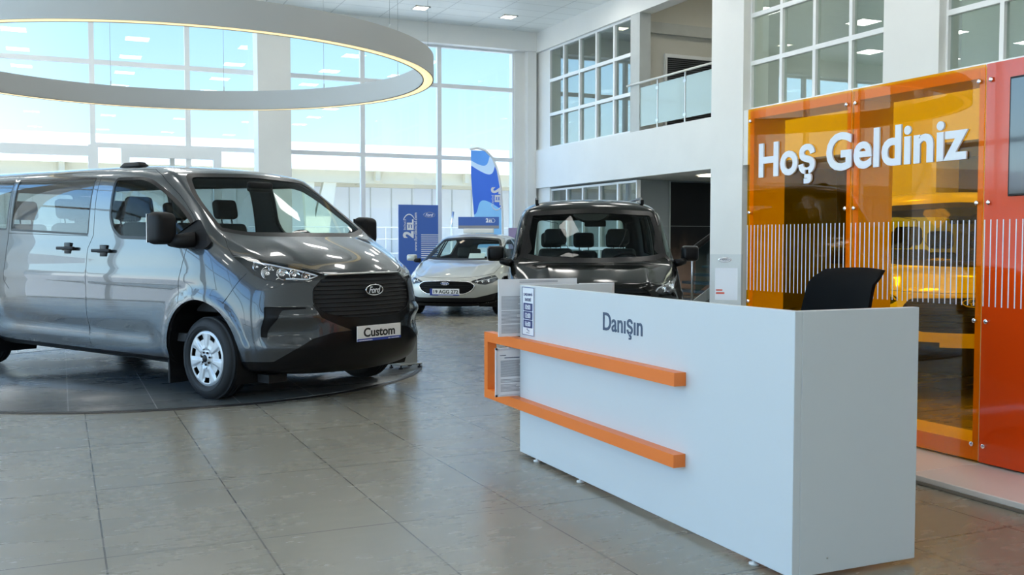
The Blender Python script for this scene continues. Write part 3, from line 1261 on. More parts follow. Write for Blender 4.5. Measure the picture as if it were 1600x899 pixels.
def wheel_part(parent, cx, y, R, Rr, width, style, side, name='wheel', cover_mat=None):
    """y = outer face of the tyre (signed). built around its own centre"""
    cover_mat = cover_mat or mat('silver_wheel', (0.50, 0.52, 0.54), 0.32, metal=.35)
    wh = bpy.data.objects.new(name, None)
    COL.objects.link(wh)
    wh.parent = parent
    wh.location = (cx, y, R)
    if side < 0:
        wh.rotation_euler = (0, 0, PI)
    # local: outer face towards +y
    bm = bmesh.new()
    w = width
    prof = [(Rr - .012, -.03), (Rr + .004, -.008), (Rr + .018, -.002), (Rr + (R - Rr) * .45, .0), (R - .028, -.012), (R - .010, -.028), (R, -.05)]
    for g in (.25, .42, .58, .75):
        yy = -w * g
        prof += [(R, yy + .006), (R - .008, yy + .004), (R - .008, yy - .004), (R, yy - .006)]
    prof += [(R, -w + .05), (R - .012, -w + .022), (R - .05, -w), (Rr, -w + .01)]
    lathe(bm, prof, 72, 'y')
    # sidewall ribs
    lathe(bm, [(Rr + .030, .0005), (Rr + .033, .003), (Rr + .036, .0005)], 72, 'y')
    new_obj('tyre', bm, M_RUBBER, wh)
    bm = bmesh.new()
    lathe(bm, [(Rr - .012, -.03), (Rr - .02, -w * .5), (Rr - .02, -w + .02), (.05, -w * .6), (.0, -w * .6)], 48, 'y')
    new_obj('wheel_well', bm, M_BLACK, wh)
    # cover
    bm = bmesh.new()
    NT, NR = 210, 22
    nspk = 7 if style == 'van' else 5
    grid = []
    for i in range(NR + 1):
        r = Rr * (0.0 + 1.0 * i / NR)
        ring = []
        for k in range(NT):
            a = 2 * PI * k / NT
            ph = (a * nspk / (2 * PI)) % 1.0
            q = abs(ph - .5) * 2           # 0 in slot centre, 1 on spoke
            rr = r / Rr
            yy = -.012 - .010 * sstep(.25, .5, rr) * (1 - sstep(.72, .95, rr)) * (1 - sstep(.45, .8, q))
            yy += -.012 * sstep(.9, 1.0, rr)
            yy += .010 * (1 - sstep(.14, .20, rr))
            yy += -.010 * sstep(.05, .2, rr) * (1 - sstep(.30, .36, rr)) * sstep(.2, .24, rr)
            ring.append(bm.verts.new((r * math.sin(a), yy, r * math.cos(a))))
        grid.append(ring)
    for i in range(NR):
        for k in range(NT):
            a = (k + .5) / NT
            ph = (a * nspk) % 1.0
            q = abs(ph - .5) * 2
            rr = (i + .5) / NR
            if style == 'van':
                if .70 < rr < .86 and q < .40:
                    continue
                if .30 < rr < .36 and q < .18:
                    continue
            else:
                if .33 < rr < .90 and q < .62 - .10 * rr:
                    continue
            f = bm.faces.new((grid[i][k], grid[i][(k + 1) % NT], grid[i + 1][(k + 1) % NT], grid[i + 1][k]))
            f.smooth = True
    bmesh.ops.remove_doubles(bm, verts=bm.verts, dist=1e-5)
    ex = bmesh.ops.extrude_face_region(bm, geom=list(bm.faces))
    for v in [g for g in ex['geom'] if isinstance(g, bmesh.types.BMVert)]:
        v.co.y -= .008
    bmesh.ops.recalc_face_normals(bm, faces=bm.faces)
    c = new_obj('wheel_cover', bm, cover_mat, wh, smooth=True, angle=40)
    bm = bmesh.new()
    lathe(bm, [(0, .006), (.024, .005), (.030, .001), (.032, -.01)], 28, 'y')
    for k in range(nspk if style == 'van' else 5):
        a = 2 * PI * (k + .5) / nspk
        lathe(bm, [(0, .004), (.007, .003), (.009, -.006)], 10, 'y', centre=(.052 * math.sin(a), -.006, .052 * math.cos(a)))
    new_obj('hub_cap', bm, M_BLACKG, c)
    return wh


def seat_part(parent, x, y, zc, m, w=.50, hr=True, rec=0.22, hgt=.62):
    s = bpy.data.objects.new('seat', None)
    COL.objects.link(s)
    s.parent = parent
    s.location = (x, y, zc)
    bm = bmesh.new()
    box(bm, -.28, .28, -w / 2, w / 2, -.10, .06)
    bevel_all(bm, .045, 3)
    new_obj('seat_cushion', bm, m, s, smooth=True)
    bm = bmesh.new()
    box(bm, -.07, .07, -w / 2, w / 2, 0, hgt)
    for v in bm.verts:
        if v.co.z > .1:
            v.co.y *= .80
    bevel_all(bm, .05, 3)
    xform(bm, Matrix.Translation((-.27, 0, 0)) @ Matrix.Rotation(-rec, 4, 'Y'))
    new_obj('backrest', bm, m, s, smooth=True)
    if hr:
        bm = bmesh.new()
        box(bm, -.05, .05, -.135, .135, hgt + .05, hgt + .25)
        bevel_all(bm, .045, 3)
        tube(bm, [(0, -.06, hgt - .05), (0, -.06, hgt + .08)], .007, 6)
        tube(bm, [(0, .06, hgt - .05), (0, .06, hgt + .08)], .007, 6)
        xform(bm, Matrix.Translation((-.27, 0, 0)) @ Matrix.Rotation(-rec, 4, 'Y'))
        new_obj('headrest', bm, m, s, smooth=True)
    return s


def steering(parent, x, y, z, m):
    bm = bmesh.new()
    lathe(bm, [(.185 + .014 * math.cos(a), .014 * math.sin(a)) for a in (2 * PI * k / 8 for k in range(8))], 36, 'x', close=True)
    box(bm, -.02, .02, -.17, .17, -.03, .03)
    box(bm, -.02, .02, -.03, .03, -.17, 0)
    tube(bm, [(0, 0, 0), (.35, 0, -.12)], .04, 10)
    xform(bm, Matrix.Translation((x, y, z)) @ Matrix.Rotation(.45, 4, 'Y'))
    new_obj('steering_wheel', bm, m, parent, smooth=True, angle=40)


def mirror_part(parent, side, cx, cy, cz, w, h, d, base, m_house, m_arm, glassm, armr=.028):
    """wing mirror: cx,cy,cz centre of housing, base = (x,y,z) of its foot on the door"""
    o = bpy.data.objects.new('wing_mirror', None)
    COL.objects.link(o)
    o.parent = parent
    bm = bmesh.new()
    box(bm, -d / 2, d / 2, -w / 2, w / 2, -h / 2, h / 2)
    for v in bm.verts:
        if v.co.x > 0:
            v.co.y *= .82
            v.co.z *= .86
    bmesh.ops.bevel(bm, geom=list(bm.edges), offset=min(w, h, d) * .30, segments=5, affect='EDGES', profile=.5)
    xform(bm, Matrix.Translation((cx, cy * side, cz)))
    new_obj('mirror_housing', bm, m_house, o, smooth=True)
    bm = bmesh.new()
    box(bm, -.004, .0, -w * .42, w * .42, -h * .42, h * .42)
    bevel_all(bm, .001, 1)
    xform(bm, Matrix.Translation((cx - d / 2 - .001, cy * side, cz)))
    new_obj('mirror_glass', bm, glassm, o)
    bm = bmesh.new()
    tube(bm, [(cx, (cy - w * .3) * side, cz - h * .38), ((cx + base[0]) / 2, (cy + base[1]) / 2 * side, (cz - h * .4 + base[2]) / 2), (base[0], (base[1] - .02) * side, base[2])], [armr, armr * 1.25, armr * 1.5], 12)
    new_obj('mirror_arm', bm, m_arm, o, smooth=True)
    return o


def finish(h, P, sp):
    """stamps and emits the panels every vehicle has; sp gives the outlines"""
    bodym = sp['paint']
    for (cx, cz, r) in sp['arches']:
        for sd in (1, -1):
            h.stamp('arch', circ(cx, cz, r, 56), 'side', side=sd, cond=lambda c, n: abs(n.z) < .93 or abs(c.y) > .6)
    for nm, poly, view, sides in sp['panels']:
        for sd in sides:
            key = nm + ('_r' if sd < 0 else '_l' if sd > 0 else '')
            if view == 'side':
                h.stamp(key, poly, view, side=sd)
            elif sd == 0:
                h.stamp(key, poly, view)
            else:
                h.stamp(key, poly if sd < 0 else flipy(poly), view)
    # belly, body
    h.emit('', 'body', [bodym, M_BLACK], P, matfn=lambda c, n: 1 if (n.z < -.55 and c.z < .5) or c.z < sp.get('blackz', 0) else 0)
    win = sp['glass']
    for nm, poly, view, sides in sp['panels']:
        for sd in sides:
            key = nm + ('_r' if sd < 0 else '_l' if sd > 0 else '')
            if nm in win:
                g = h.emit(key, win[nm][0], [win[nm][1]], P, offset=-.003)
                if g and nm in sp.get('frames', {}):
                    bm = bmesh.new()
                    w = sp['frames'][nm]
                    # ceramic / rubber border just inside the opening
                    base = poly if sd <= 0 or view == 'side' else flipy(poly)
                    A, B = dens(base, .05, True), None
                    pc = lambda q, off: (spt(h, q[0], q[1], sd, off) if view == 'side' else fpt(h, q[0], q[1], off))[0]
                    inn = grow(A, -w)
                    va = [bm.verts.new(pc(q, .0)) for q in A]
                    vb = [bm.verts.new(pc(q, .0)) for q in inn]
                    vc = [bm.verts.new(pc(q, -.02)) for q in inn]
                    n = len(A)
                    for k in range(n):
                        bm.faces.new((va[k], va[(k + 1) % n], vb[(k + 1) % n], vb[k]))
                        bm.faces.new((vb[k], vb[(k + 1) % n], vc[(k + 1) % n], vc[k]))
                    bmesh.ops.recalc_face_normals(bm, faces=bm.faces)
                    new_obj('window_seal', bm, sp.get('sealm', M_BLACKG), g, smooth=True, angle=50)
            elif nm in sp['solid']:
                on, mm, off = sp['solid'][nm]
                h.emit(key, on, [mm], P, offset=off)
    # cabin lining: the same shell a little further in
    keep = [0] + [h.panels[k] for k in h.panels if k != 'arch' and k.rsplit('_', 1)[0] not in win and k not in win]
    bm = h.bm.copy()
    lay = bm.faces.layers.int['panel']
    bmesh.ops.delete(bm, geom=[f for f in bm.faces if f[lay] not in keep or f.calc_center_median().z < .3], context='FACES')
    for v in bm.verts:
        v.co -= h.normal_at(v.co) * .03
    bmesh.ops.reverse_faces(bm, faces=bm.faces)
    new_obj('cabin_lining', bm, sp.get('liningm', M_DARK), P, smooth=True)
    # wheel arch liners
    for (cx, cz, r) in sp['arches']:
        for sd in (1, -1):
            bm = bmesh.new()
            yo, yi = (sp['arch_y'] - .012) * sd, (sp['arch_y'] - .42) * sd
            a0, a1, N = -.45, PI + .45, 30
            R1, R2 = [], []
            for k in range(N + 1):
                a = a0 + (a1 - a0) * k / N
                rr = r + .004
                R1.append(bm.verts.new((cx + rr * math.cos(a), yo, cz + rr * math.sin(a))))
                R2.append(bm.verts.new((cx + rr * math.cos(a), yi, cz + rr * math.sin(a))))
            for k in range(N):
                bm.faces.new((R1[k], R1[k + 1], R2[k + 1], R2[k]))
            bm.faces.new(R2)
            new_obj('wheel_arch', bm, M_BLACK, P)
    for poly, view, sides, closed in sp['seams']:
        for sd in sides:
            pp = poly if sd <= 0 or view == 'side' else [(-a, b) for a, b in poly]
            bm = bmesh.new()
            seam(h, bm, pp, view, sd, closed=closed)
            new_obj('panel_seam', bm, M_BLACK, P, smooth=True)


def grille_bars(h, parent, outline, zs, off, r, m, name='grille_bar'):
    bm = bmesh.new()
    for z in zs:
        xs = []
        n = len(outline)
        for i in range(n):
            (a, b), (c, d) = outline[i], outline[(i + 1) % n]
            if (b > z) != (d > z):
                xs.append(a + (c - a) * (z - b) / (d - b))
        if len(xs) >= 2:
            y0, y1 = min(xs) + .01, max(xs) - .01
            k = max(2, int((y1 - y0) / .05))
            tube(bm, [fpt(h, y0 + (y1 - y0) * j / k, z, off)[0] for j in range(k + 1)], r, 6)
    return new_obj(name, bm, m, parent, smooth=True)


def headlight_fill(h, o, poly, sides, depth, lamps, drl, lens=None):
    """housing, lamps and daytime strip behind the clear cover; poly in front view for y<0"""
    for sd in sides:
        pp = poly if sd < 0 else flipy(poly)
        e = bpy.data.objects.new('headlight', None)
        COL.objects.link(e)
        e.parent = o
        key = 'headlight' + ('_r' if sd < 0 else '_l')
        h.emit(key, 'lens', [lens or glass('lamp_lens', (.93, .95, .97), 0, 1.5, 1.4)], e, offset=.002)
        h.emit(key, 'lamp_housing', [mat('lamp_housing_silver', (.16, .165, .175), .35, metal=.6)], e, offset=-depth)
        bm = bmesh.new()
        for (y, z, r) in lamps:
            p, n = fpt(h, -y * -sd if sd > 0 else y, z, -depth * .55)
            if sd > 0:
                p, n = fpt(h, -y, z, -depth * .55)
            q = Vector((0, 0, 1)).rotation_difference((n + Vector((1, 0, 0))).normalized())
            b2 = bmesh.new()
            lathe(b2, [(0, -.015), (r * .55, -.012), (r * .9, .004), (r, .010), (r * 1.08, .008), (r * 1.05, -.02)], 20, 'z')
            lathe(b2, [(0, .012), (r * .3, .010), (r * .42, .0), (r * .42, -.01)], 14, 'z')
            xform(b2, Matrix.Translation(p) @ q.to_matrix().to_4x4())
            me = bpy.data.meshes.new('t')
            b2.to_mesh(me)
            b2.free()
            bm.from_mesh(me)
            bpy.data.meshes.remove(me)
        new_obj('lamp_reflector', bm, M_CHROME, e, smooth=True, angle=50)
        bm = bmesh.new()
        dp = drl if sd < 0 else [(-a, b) for a, b in drl]
        seam(h, bm, dp, 'front', r=.007, off=-.012, n=6)
        new_obj('daytime_strip', bm, mat('pale_light_guide', (.75, .78, .82), .2), e, smooth=True)


def plate(h, parent, y0, z0, w, hh, off, text, strip=None, tw=.7, th=.5, eu=False):
    M = plate_frame(h, y0, z0, off)
    bm = bmesh.new()
    box(bm, -w / 2, w / 2, -hh / 2, hh / 2, -.004, .004)
    bevel_all(bm, .0015, 1)
    xform(bm, M)
    o = new_obj('number_plate', bm, mat('plate_white', (.82, .82, .82), .35), parent)
    if not text:
        return o
    t = text_bm(text, w * tw, hh * th, .0015, bold=.028)
    xx = -w * tw / 2 + (w * .045 if eu else 0)
    zz = -hh * th / 2 + (hh * .06 if strip else 0)
    xform(t, M @ Matrix.Translation((xx, zz, .004)))
    new_obj('plate_lettering', t, mat('black_print', (.01, .01, .012), .4), o)
    if strip:
        bm = bmesh.new()
        box(bm, -w / 2, w / 2, -hh / 2, -hh / 2 + hh * .17, .003, .0052)
        xform(bm, M)
        so = new_obj('blue_strip', bm, mat('blue_print', (.02, .05, .32), .4), o)
        for s_, x0, ww in strip:
            t = bmesh.new()
            for q in range(14):
                if q != s_:
                    box(t, ww * w * q / 14, ww * w * (q + .6) / 14, 0, hh * .06, 0, .001)
            xform(t, M @ Matrix.Translation((x0 * w, -hh / 2 + hh * .03, .0052)))
            new_obj('strip_lettering', t, M_WVINYL, so)
    if eu:
        bm = bmesh.new()
        box(bm, -w / 2, -w / 2 + w * .085, -hh / 2, hh / 2, .003, .0052)
        xform(bm, M)
        new_obj('blue_band', bm, mat('blue_print', (.02, .05, .32), .4), o)
    return o


# ---- the grey van on the turntable
VAN_YAW = math.radians(-62)
def build_van():
    V = thing('van', 'dark metallic grey passenger van on the round turntable, white plate reading Custom', 'van', (1.855, 8.829, 0.012), VAN_YAW)
    h = Hull(VAN)
    pm = paint('grey_metallic_paint', (0.036, 0.043, 0.050), .42, .24)
    fw = rnd([(-1.14, 1.312), (-.06, 1.285), (.02, 1.30), (-.04, 1.345), (-.18, 1.475), (-.375, 1.60), (-.59, 1.722), (-.80, 1.82), (-.95, 1.855), (-1.350, 1.86), (-1.34, 1.50), (-1.27, 1.385)], [.05, .03, .02, .04, .1, .1, .1, .1, .06, .06, .1, .05])
    sw = rnd([(-3.13, 1.395), (-1.66, 1.342), (-1.665, 1.875), (-3.10, 1.905)], .03)
    rw = rnd([(-4.5, 1.44), (-3.20, 1.40), (-3.17, 1.905), (-4.4, 1.92)], .03)
    ws = rnd([(-.64, 1.882), (0, 1.905), (.64, 1.882), (.75, 1.69), (.785, 1.50), (.805, 1.375), (.60, 1.330), (0, 1.328), (-.60, 1.330), (-.805, 1.375), (-.785, 1.50), (-.75, 1.69)], [.07, .1, .07, .1, .1, .04, .1, .1, .1, .04, .1, .1])
    hood = [(-.805, 1.345), (-.855, 1.24), (-.868, 1.178), (-.80, 1.155), (-.712, 1.135), (-.554, 1.085), (-.40, 1.03), (0, 1.022), (.40, 1.03), (.554, 1.085), (.712, 1.135), (.80, 1.155), (.868, 1.178), (.855, 1.24), (.805, 1.345), (0, 1.36)]
    hl = [(-.872, 1.168), (-.79, 1.146), (-.705, 1.127), (-.616, 1.100), (-.528, 1.062), (-.395, 1.012), (-.45, .985), (-.564, .964), (-.727, .965), (-.812, .985), (-.840, 1.025), (-.855, 1.10)]
    gr = rnd([(-.42, 1.012), (0, 1.018), (.42, 1.012), (.535, .915), (.545, .80), (.46, .72), (.30, .680), (0, .672), (-.30, .680), (-.46, .72), (-.545, .80), (-.535, .915)], .03)
    blk = [(-.96, .345), (-.80, .35), (-.70, .44), (-.56, .525), (-.416, .565), (-.25, .575), (-.38, .63), (-.50, .69), (-.55, .79), (0, .80), (.55, .79), (.50, .69), (.38, .63), (.25, .575), (.416, .565), (.56, .525), (.70, .44), (.80, .35), (.96, .345), (.96, .1), (-.96, .1)]
    itk = rnd([(-.85, .780), (-.77, .778), (-.60, .772), (-.60, .760), (-.755, .752), (-.785, .72), (-.825, .60), (-.840, .54), (-.875, .545), (-.872, .62)], .010)
    door = [(-1.665, .36), (-1.655, .80), (-1.65, 1.22), (-1.575, 1.345), (-1.60, 1.93), (-.95, 1.925), (-.76, 1.865), (-.45, 1.68), (-.16, 1.475), (-.03, 1.36), (-.15, 1.22), (-.19, 1.08), (-.225, .92), (-.21, .78)]
    doorp = door + circ(.04, .36, .478, 12, math.radians(118), math.radians(178))[0:11] + [(-.60, .36)]
    sp = dict(
        paint=pm, arches=[(.04, .36, .46), (-3.87, .36, .46)], arch_y=.97, blackz=.295,
        panels=[('bonnet', hood, 'front', (0,)), ('lower', blk, 'front', (0,)), ('grille', gr, 'front', (0,)),
                ('windscreen', ws, 'front', (0,)),
                ('headlight', hl, 'front', (-1, 1)), ('intake', itk, 'front', (-1, 1)),
                ('front_door', doorp, 'side', (-1, 1)), ('door_window', fw, 'side', (-1, 1)), ('side_window', sw, 'side', (-1, 1)), ('rear_window', rw, 'side', (-1, 1)), ('back_window', rnd([(-.72, 1.36), (.72, 1.36), (.66, 1.86), (-.66, 1.86)], .06), 'back', (0,))],
        glass={'back_window': ('back_window', M_CARGL), 'windscreen': ('windscreen', M_CARGL), 'door_window': ('door_window', M_CARGL), 'side_window': ('side_window', M_CARGLD), 'rear_window': ('side_window', M_CARGLD), 'headlight': ('lens', None)},
        frames={'windscreen': .035, 'door_window': .028, 'side_window': .02, 'rear_window': .02},
        solid={'bonnet': ('bonnet', pm, 0), 'lower': ('front_bumper_trim', M_BLACKG, .0), 'grille': ('grille', M_BLACK, -.035), 'intake': ('air_intake', M_BLACK, -.012), 'front_door': ('front_door', pm, 0)},
        seams=[(door[:1] + [(-1.66, .30)] + door[:0], 'side', (-1, 1), False), (door, 'side', (-1, 1), False), ([(-1.66, .36), (-1.66, .30)], 'side', (-1, 1), False),
               (hood[:7], 'front', (-1, 1), False), ([(-.40, 1.03), (0, 1.022), (.40, 1.03)], 'front', (0,), False),
               ([(-3.16, 1.345), (-3.16, 1.93), (-3.10, 1.965)], 'side', (-1, 1), False), ([(-3.16, 1.345), (-3.2, .9), (-3.1, .82)], 'side', (-1, 1), False),
               ([(-1.66, 1.338), (-3.16, 1.372)], 'side', (-1, 1), False),
               ([(-4.4, 1.955), (-1.60, 1.93)], 'side', (-1, 1), False),
               ([(.50, 1.035), (.40, .885), (.312, .773)], 'side', (-1, 1), False),
               (gr, 'front', (0,), True)])
    # the headlight cover is emitted by headlight_fill
    g = dict(sp['glass'])
    sp['glass'] = {k: v for k, v in g.items() if k != 'headlight'}
    finish(h, V, sp)
    headlight_fill(h, V, hl, (-1, 1), .05, [(-.775, 1.050, .050), (-.70, 1.048, .048), (-.63, 1.038, .044), (-.56, 1.02, .036), (-.80, 1.10, .034), (-.73, 1.095, .026)], [(-.80, 1.13), (-.70, 1.105), (-.60, 1.07), (-.47, 1.018), (-.55, .992), (-.70, .998)])
    g = [c for c in V.children if c.name.startswith('grille')][0]
    grille_bars(h, g, gr, [.70 + .034 * k for k in range(10)], -.014, .006, M_BLACK)
    bm = bmesh.new()
    seam(h, bm, [(-.42, 1.022), (0, 1.028), (.42, 1.022)], 'front', r=.009, off=.002)
    new_obj('bonnet_edge_trim', bm, M_STEEL, V, smooth=True)
    ford_oval(V, plate_frame(h, .01, .888, .012), .20, .095, M_BLACKG)
    plate(h, V, .01, .545, .50, .125, .02, 'Custom', strip=[(20, -.48, .32), (3, .20, .26)], tw=.72, th=.60)
    # wheels
    for cx in (.04, -3.87):
        for sd in (1, -1):
            wheel_part(V, cx, .935 * sd, .338, .232, .22, 'van', sd)
    # sill strip
    for sd in (-1, 1):
        bm = bmesh.new()
        P0 = [(-.46, .262), (-1.2, .262), (-3.38, .262)]
        seam(h, bm, P0, 'side', sd, r=.014, off=-.004, step=.2)
        new_obj('sill_strip', bm, M_BLACK, V, smooth=True)
        bm = bmesh.new()
        box(bm, -.50, -.475, .70 * sd if sd > 0 else -.92, .92 if sd > 0 else -.70, .09, .30)
        bevel_all(bm, .006, 1)
        new_obj('mud_flap', bm, M_RUBBER, V)
        # handles
        for hx, hz in ((-1.375, 1.206), (-1.99, 1.226)):
            p, n = spt(h, hx, hz, sd, .0)
            o = bpy.data.objects.new('door_handle', None)
            COL.objects.link(o)
            o.parent = V
            o.location = p
            bm = bmesh.new()
            box(bm, -.150, .150, -.012, .016, -.020, .020)
            for v in bm.verts:
                if abs(v.co.x) > .1:
                    v.co.z *= .75
            bevel_all(bm, .009, 3)
            xform(bm, Matrix.Translation((0, .030 * sd, 0)))
            new_obj('handle_bar', bm, M_BLACK, o, smooth=True)
            bm = bmesh.new()
            box(bm, -.055, .055, -.008, .010, -.052, .052)
            bevel_all(bm, .007, 2)
            xform(bm, Matrix.Translation((0, .004 * sd, 0)))
            new_obj('handle_recess', bm, M_BLACKG, o, smooth=True)
        mirror_part(V, sd, -.22, 1.13, 1.395, .215, .275, .17, (-.06, .955, 1.30), M_BLACK, M_BLACK, M_CHROME, .045)
        # triangular foot of the mirror on the door
        bm = bmesh.new()
        tri = rnd([(-.40, 1.275), (-.30, 1.235), (.10, 1.225), (.13, 1.27), (.02, 1.37), (-.10, 1.46)], .03)
        va = [bm.verts.new(spt(h, a, b, sd, -.01)[0]) for a, b in tri]
        vb = [bm.verts.new(spt(h, a, b, sd, .022)[0]) for a, b in tri]
        n_ = len(tri)
        for k in range(n_):
            bm.faces.new((va[k], va[(k + 1) % n_], vb[(k + 1) % n_], vb[k]))
        bm.faces.new(vb)
        bmesh.ops.recalc_face_normals(bm, faces=bm.faces)
        new_obj('mirror_foot', bm, M_BLACK, V)
    # roof pod
    bm = bmesh.new()
    box(bm, -.17, .17, -.06, .06, 0, .045)
    for v in bm.verts:
        if v.co.z > .01:
            v.co.x *= .72
            v.co.y *= .6
    bevel_all(bm, .014, 3)
    p, n = tpt(h, -1.47, -.60, -.006)
    xform(bm, Matrix.Translation(p))
    new_obj('roof_pod', bm, M_BLACK, V, smooth=True)
    # cabin
    sm = mat('black_seat_fabric', (.035, .037, .04), .8, bump=.3, bscale=200)
    for y in (-.48, .48):
        seat_part(V, -1.15, y, .86, sm)
    seat_part(V, -1.15, .02, .86, sm, w=.40)
    for y in (-.60, 0, .60):
        seat_part(V, -2.2, y, .86, sm, w=.48)
        seat_part(V, -3.1, y, .86, sm, w=.48)
    steering(V, -.42, .42, 1.22, M_BLACK)
    bm = bmesh.new()
    box(bm, -.45, .02, -.80, .80, .70, 1.20)
    for v in bm.verts:
        if v.co.x > 0 and v.co.z > 1:
            v.co.z = 1.29
            v.co.y *= .95
    bevel_all(bm, .03, 2)
    box(bm, -.50, -.40, -.12, .16, 1.12, 1.34)
    new_obj('dashboard', bm, M_DARK, V, smooth=True, angle=40)
    bm = bx(-4.6, .3, -.88, .88, .45, .52)
    new_obj('cabin_floor', bm, M_DARK, V)
    bm = bmesh.new()
    box(bm, -.03, .03, -.13, .13, -.045, .045)
    bevel_all(bm, .02, 2)
    xform(bm, Matrix.Translation((-.42, .0, 1.78)))
    new_obj('rear_view_mirror', bm, M_BLACK, V, smooth=True)
    bm = bmesh.new()
    tube(bm, [(.60, -.62, .20), (.60, -.62, .265)], .02, 8)
    box(bm, .54, .68, -.80, -.62, .175, .24)
    new_obj('tow_bracket', bm, M_BLACK, V)
    return V


build_van()
# ---- the tall people carrier seen head-on (built twice: black metallic, and white behind the orange panels)
TALL = dict(
    W=.93, cowl=1.12,
    stations=[-3.55, -3.2, -2.4, -1.6, -1.0, -.72, -.58, -.5, -.2, .0, .12, .22, .40, .58, .72],
    shear=[(-3.5, 0.0), (-1.0, 0.04), (-.4, .13), (.1, .16), (.4, .24), (.72, .36)],
    rows=[
        [(-3.5, 0, .24), (.72, 0, .20)],
        [(-3.5, .74, .24), (.72, .70, .22)],
        [(-3.5, .85, .28), (.72, .82, .27)],
        [(-3.5, .89, .42), (.72, .86, .40)],
        [(-3.5, .925, .68), (.4, .925, .68), (.72, .885, .58)],
        [(-3.5, .915, .92), (.1, .915, .90), (.4, .905, .84), (.72, .86, .70)],
        [(-3.5, .895, 1.10), (.0, .895, 1.05), (.2, .885, .99), (.72, .83, .79)],
        [(-3.5, .86, 1.38), (-.6, .86, 1.36), (-.2, .865, 1.19), (.0, .87, 1.085), (.2, .86, 1.01), (.72, .79, .84)],
        [(-3.5, .80, 1.64), (-.8, .795, 1.62), (-.5, .80, 1.50), (-.2, .825, 1.27), (.0, .84, 1.11), (.2, .825, 1.03), (.72, .75, .87)],
        [(-3.5, .71, 1.77), (-1.0, .70, 1.745), (-.72, .70, 1.70), (-.58, .72, 1.64), (-.5, .73, 1.575), (-.2, .765, 1.32), (.0, .79, 1.13), (.12, .77, 1.055), (.22, .75, 1.035), (.72, .68, .895)],
        [(-3.5, .38, 1.81), (-1.0, .37, 1.785), (-.72, .37, 1.74), (-.58, .38, 1.68), (-.5, .38, 1.615), (-.2, .40, 1.355), (.0, .41, 1.155), (.12, .41, 1.075), (.22, .40, 1.06), (.4, .40, 1.025), (.72, .38, .925)],
        [(-3.5, 0, 1.815), (-1.0, 0, 1.792), (-.72, 0, 1.747), (-.58, 0, 1.688), (-.5, 0, 1.622), (-.2, 0, 1.362), (.0, 0, 1.161), (.12, 0, 1.079), (.22, 0, 1.062), (.4, 0, 1.028), (.72, 0, .93)],
    ],
    face=[(.18, .78), (.3, .86), (.45, .885), (.6, .88), (.8, .85), (.92, .82), (1.0, .78)],
    sweep=(.42, 2.4),
    outline=[(0, .19), (.66, .20), (.80, .27), (.835, .40), (.84, .58), (.83, .70), (.80, .77), (.77, .81), (.72, .84), (.64, .87), (.36, .89), (0, .895)],
    zc=.56, lip=.03, sub=3,
    creases=[(6, -3.5, .2, .3), (9, -.72, .8, .4)],
    lip_crease=(.4, .8),
)


def tall_sculpt(p, n):
    d = Vector((0, 0, 0))
    s = 1 if p.y > 0 else -1
    if abs(p.y) > .55 and p.z < 1.0:
        for cx, cz, r in ((0.0, .34, .40), (-2.755, .34, .40)):
            q = math.hypot(p.x - cx, p.z - cz)
            d.y += s * .016 * (1 - sstep(r + .04, r + .08, q)) * sstep(.05, .2, p.z)
    if p.x > .05 and n.z > .5 and p.z < 1.2:
        d.z += .018 * math.exp(-((abs(p.y) - .50) / .07) ** 2) * sstep(.05, .3, p.x)
    return d


TALL['sculpt'] = tall_sculpt


